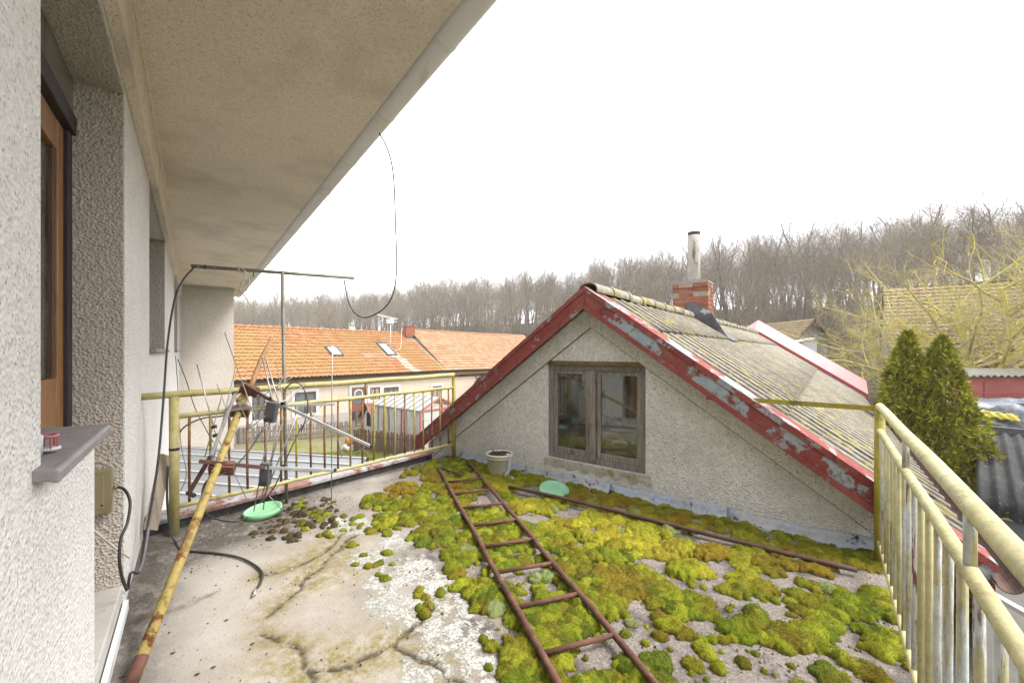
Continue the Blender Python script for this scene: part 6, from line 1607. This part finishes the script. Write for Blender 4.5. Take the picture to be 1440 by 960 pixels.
# pale bush left of the barn
bush_cfg = dict(segs=[3, 5, 4, 3], taper=[.6, .3, .3, .4], wob=[.1, .16, .2, .25], up=[0, .12, .08, .05], sides=[5, 4, 3, 3], kids=[16, 7, 5], start=[.05, .25, .2], angle=[(15, 55), (25, 60), (25, 60)], ratio=[(3.0, 4.6), (.35, .6), (.4, .7)], rr=[.5, .55, .6])
for sd_, px, Y, H, lb in ((61, 1205, 17.0, .8, 'pale leafless bush left of the barn corner'), (62, 1175, 21.0, .9, 'grey-brown leafless bush behind the pink roof edge'), (63, 1232, 14.5, .7, 'thin pale bush just left of the conifers')):
    x, y, z = at(px, 500, Y); t = thing('leafless_bush', lb, 'bush', 'W', (x, y, -3)); g = TreeGen(sd_)
    g.grow(Vector((0, 0, 0)), Vector((0, 0, 1)), H, .06, 0, bush_cfg)
    link_mesh('stem', g.tr.mesh('stem', M['twig_pale'], True), t); link_mesh('branches', g.br.mesh('branches', M['twig_pale'] if sd_ != 62 else M['twig'], False), t)

# two conifers
def conifer(px, pytop, Y, rad, label, seed):
    rng = np.random.default_rng(seed); x, y, zt = at(px, pytop, Y); H = zt + 3.0
    t = thing('conifer', label, 'conifer', 'W', (x, y, -3), 'columnar conifers at the right')
    MB().tube([(x, y, -3), (x, y, -3 + H * .5), (x, y, zt - .4)], [.11, .07, .02], 8).build('trunk', M['bark'], t, True)
    V = []; C = []; nfr = 5600
    for k in range(nfr):
        hz = rng.random() ** 1.25 * .985 + .01; prof = rad * (min(1, ((1 - hz) * 1.55)) ** .75) * (.86 if hz > .12 else .75)
        ph = rng.uniform(0, 6.283); lobe = 1 + .15 * math.sin(3 * ph + 9 * hz + seed) + .10 * math.sin(7 * ph - 23 * hz + 2 * seed) + .07 * math.sin(13 * ph + 41 * hz)
        rr = prof * lobe * (1 - .45 * rng.random() ** 2.2)
        o = np.array([math.cos(ph) * rr, math.sin(ph) * rr, H * hz]); out = np.array([math.cos(ph), math.sin(ph), rng.uniform(.25, 1.1)]); out /= np.linalg.norm(out)
        tw = rng.normal(0, .5, 3); side = np.cross(out, np.array([-math.sin(ph), math.cos(ph), 0]) * .7 + tw * .8); side /= np.linalg.norm(side) + 1e-9
        L = rng.uniform(.08, .17) * (1.0 if hz < .85 else .75); c0 = np.array([.21, .235, .028]) * rng.uniform(.6, 1.35) * (1 + .35 * math.sin(5 * ph + 17 * hz + seed) * math.sin(31 * hz - 3 * ph)) + np.array([.20, .14, .0]) * rng.random() ** 2
        for j in range(9):
            s_ = j / 8 - .5; base = o + out * L * (abs(s_) * .2 - .1); d = out * math.cos(s_ * 2.3) + side * math.sin(s_ * 2.3) + rng.normal(0, .12, 3); l = L * rng.uniform(.6, 1.0) * (1 - abs(s_) * .5)
            wv = np.cross(d, rng.normal(0, 1, 3)); wv /= np.linalg.norm(wv) + 1e-9; wv *= .0085
            m_ = base + d * l * .5
            V += [base - wv * .6, m_ + wv * 1.3, base + d * l, m_ - wv * 1.3]
            tipc = c0 * 1.0; C += [c0, tipc * 1.12, tipc * 1.45 + np.array([.02, .014, 0]), tipc * 1.12]
    V = np.array(V); me = fast_mesh('crown', V, np.arange(len(V)).reshape(-1, 4), M['thuja'], False, colors=np.array(C))
    link_mesh('crown', me, t)
conifer(1277, 464, 7.4, .80, 'left columnar conifer beyond the corrugated roof', 5)
conifer(1325, 472, 7.1, .88, 'right columnar conifer, the wider of the pair', 6)

# ================================================================ air: thin winter haze over the valley
hz = MB().box(-430, 430, -430, 430, -4.2, 36).build('haze', None, None)
hm = bpy.data.materials.new('haze'); hm.use_nodes = True; hm.node_tree.nodes.clear()
pv2 = hm.node_tree.nodes.new('ShaderNodeVolumePrincipled'); pv2.inputs['Color'].default_value = (.93, .95, .98, 1); pv2.inputs['Density'].default_value = .0007; pv2.inputs['Anisotropy'].default_value = 0.0
mo = hm.node_tree.nodes.new('ShaderNodeOutputMaterial'); hm.node_tree.links.new(pv2.outputs[0], mo.inputs['Volume'])
hz.data.materials.append(hm)
tag(hz, kind='stuff'); sc.cycles.volume_bounces = 2
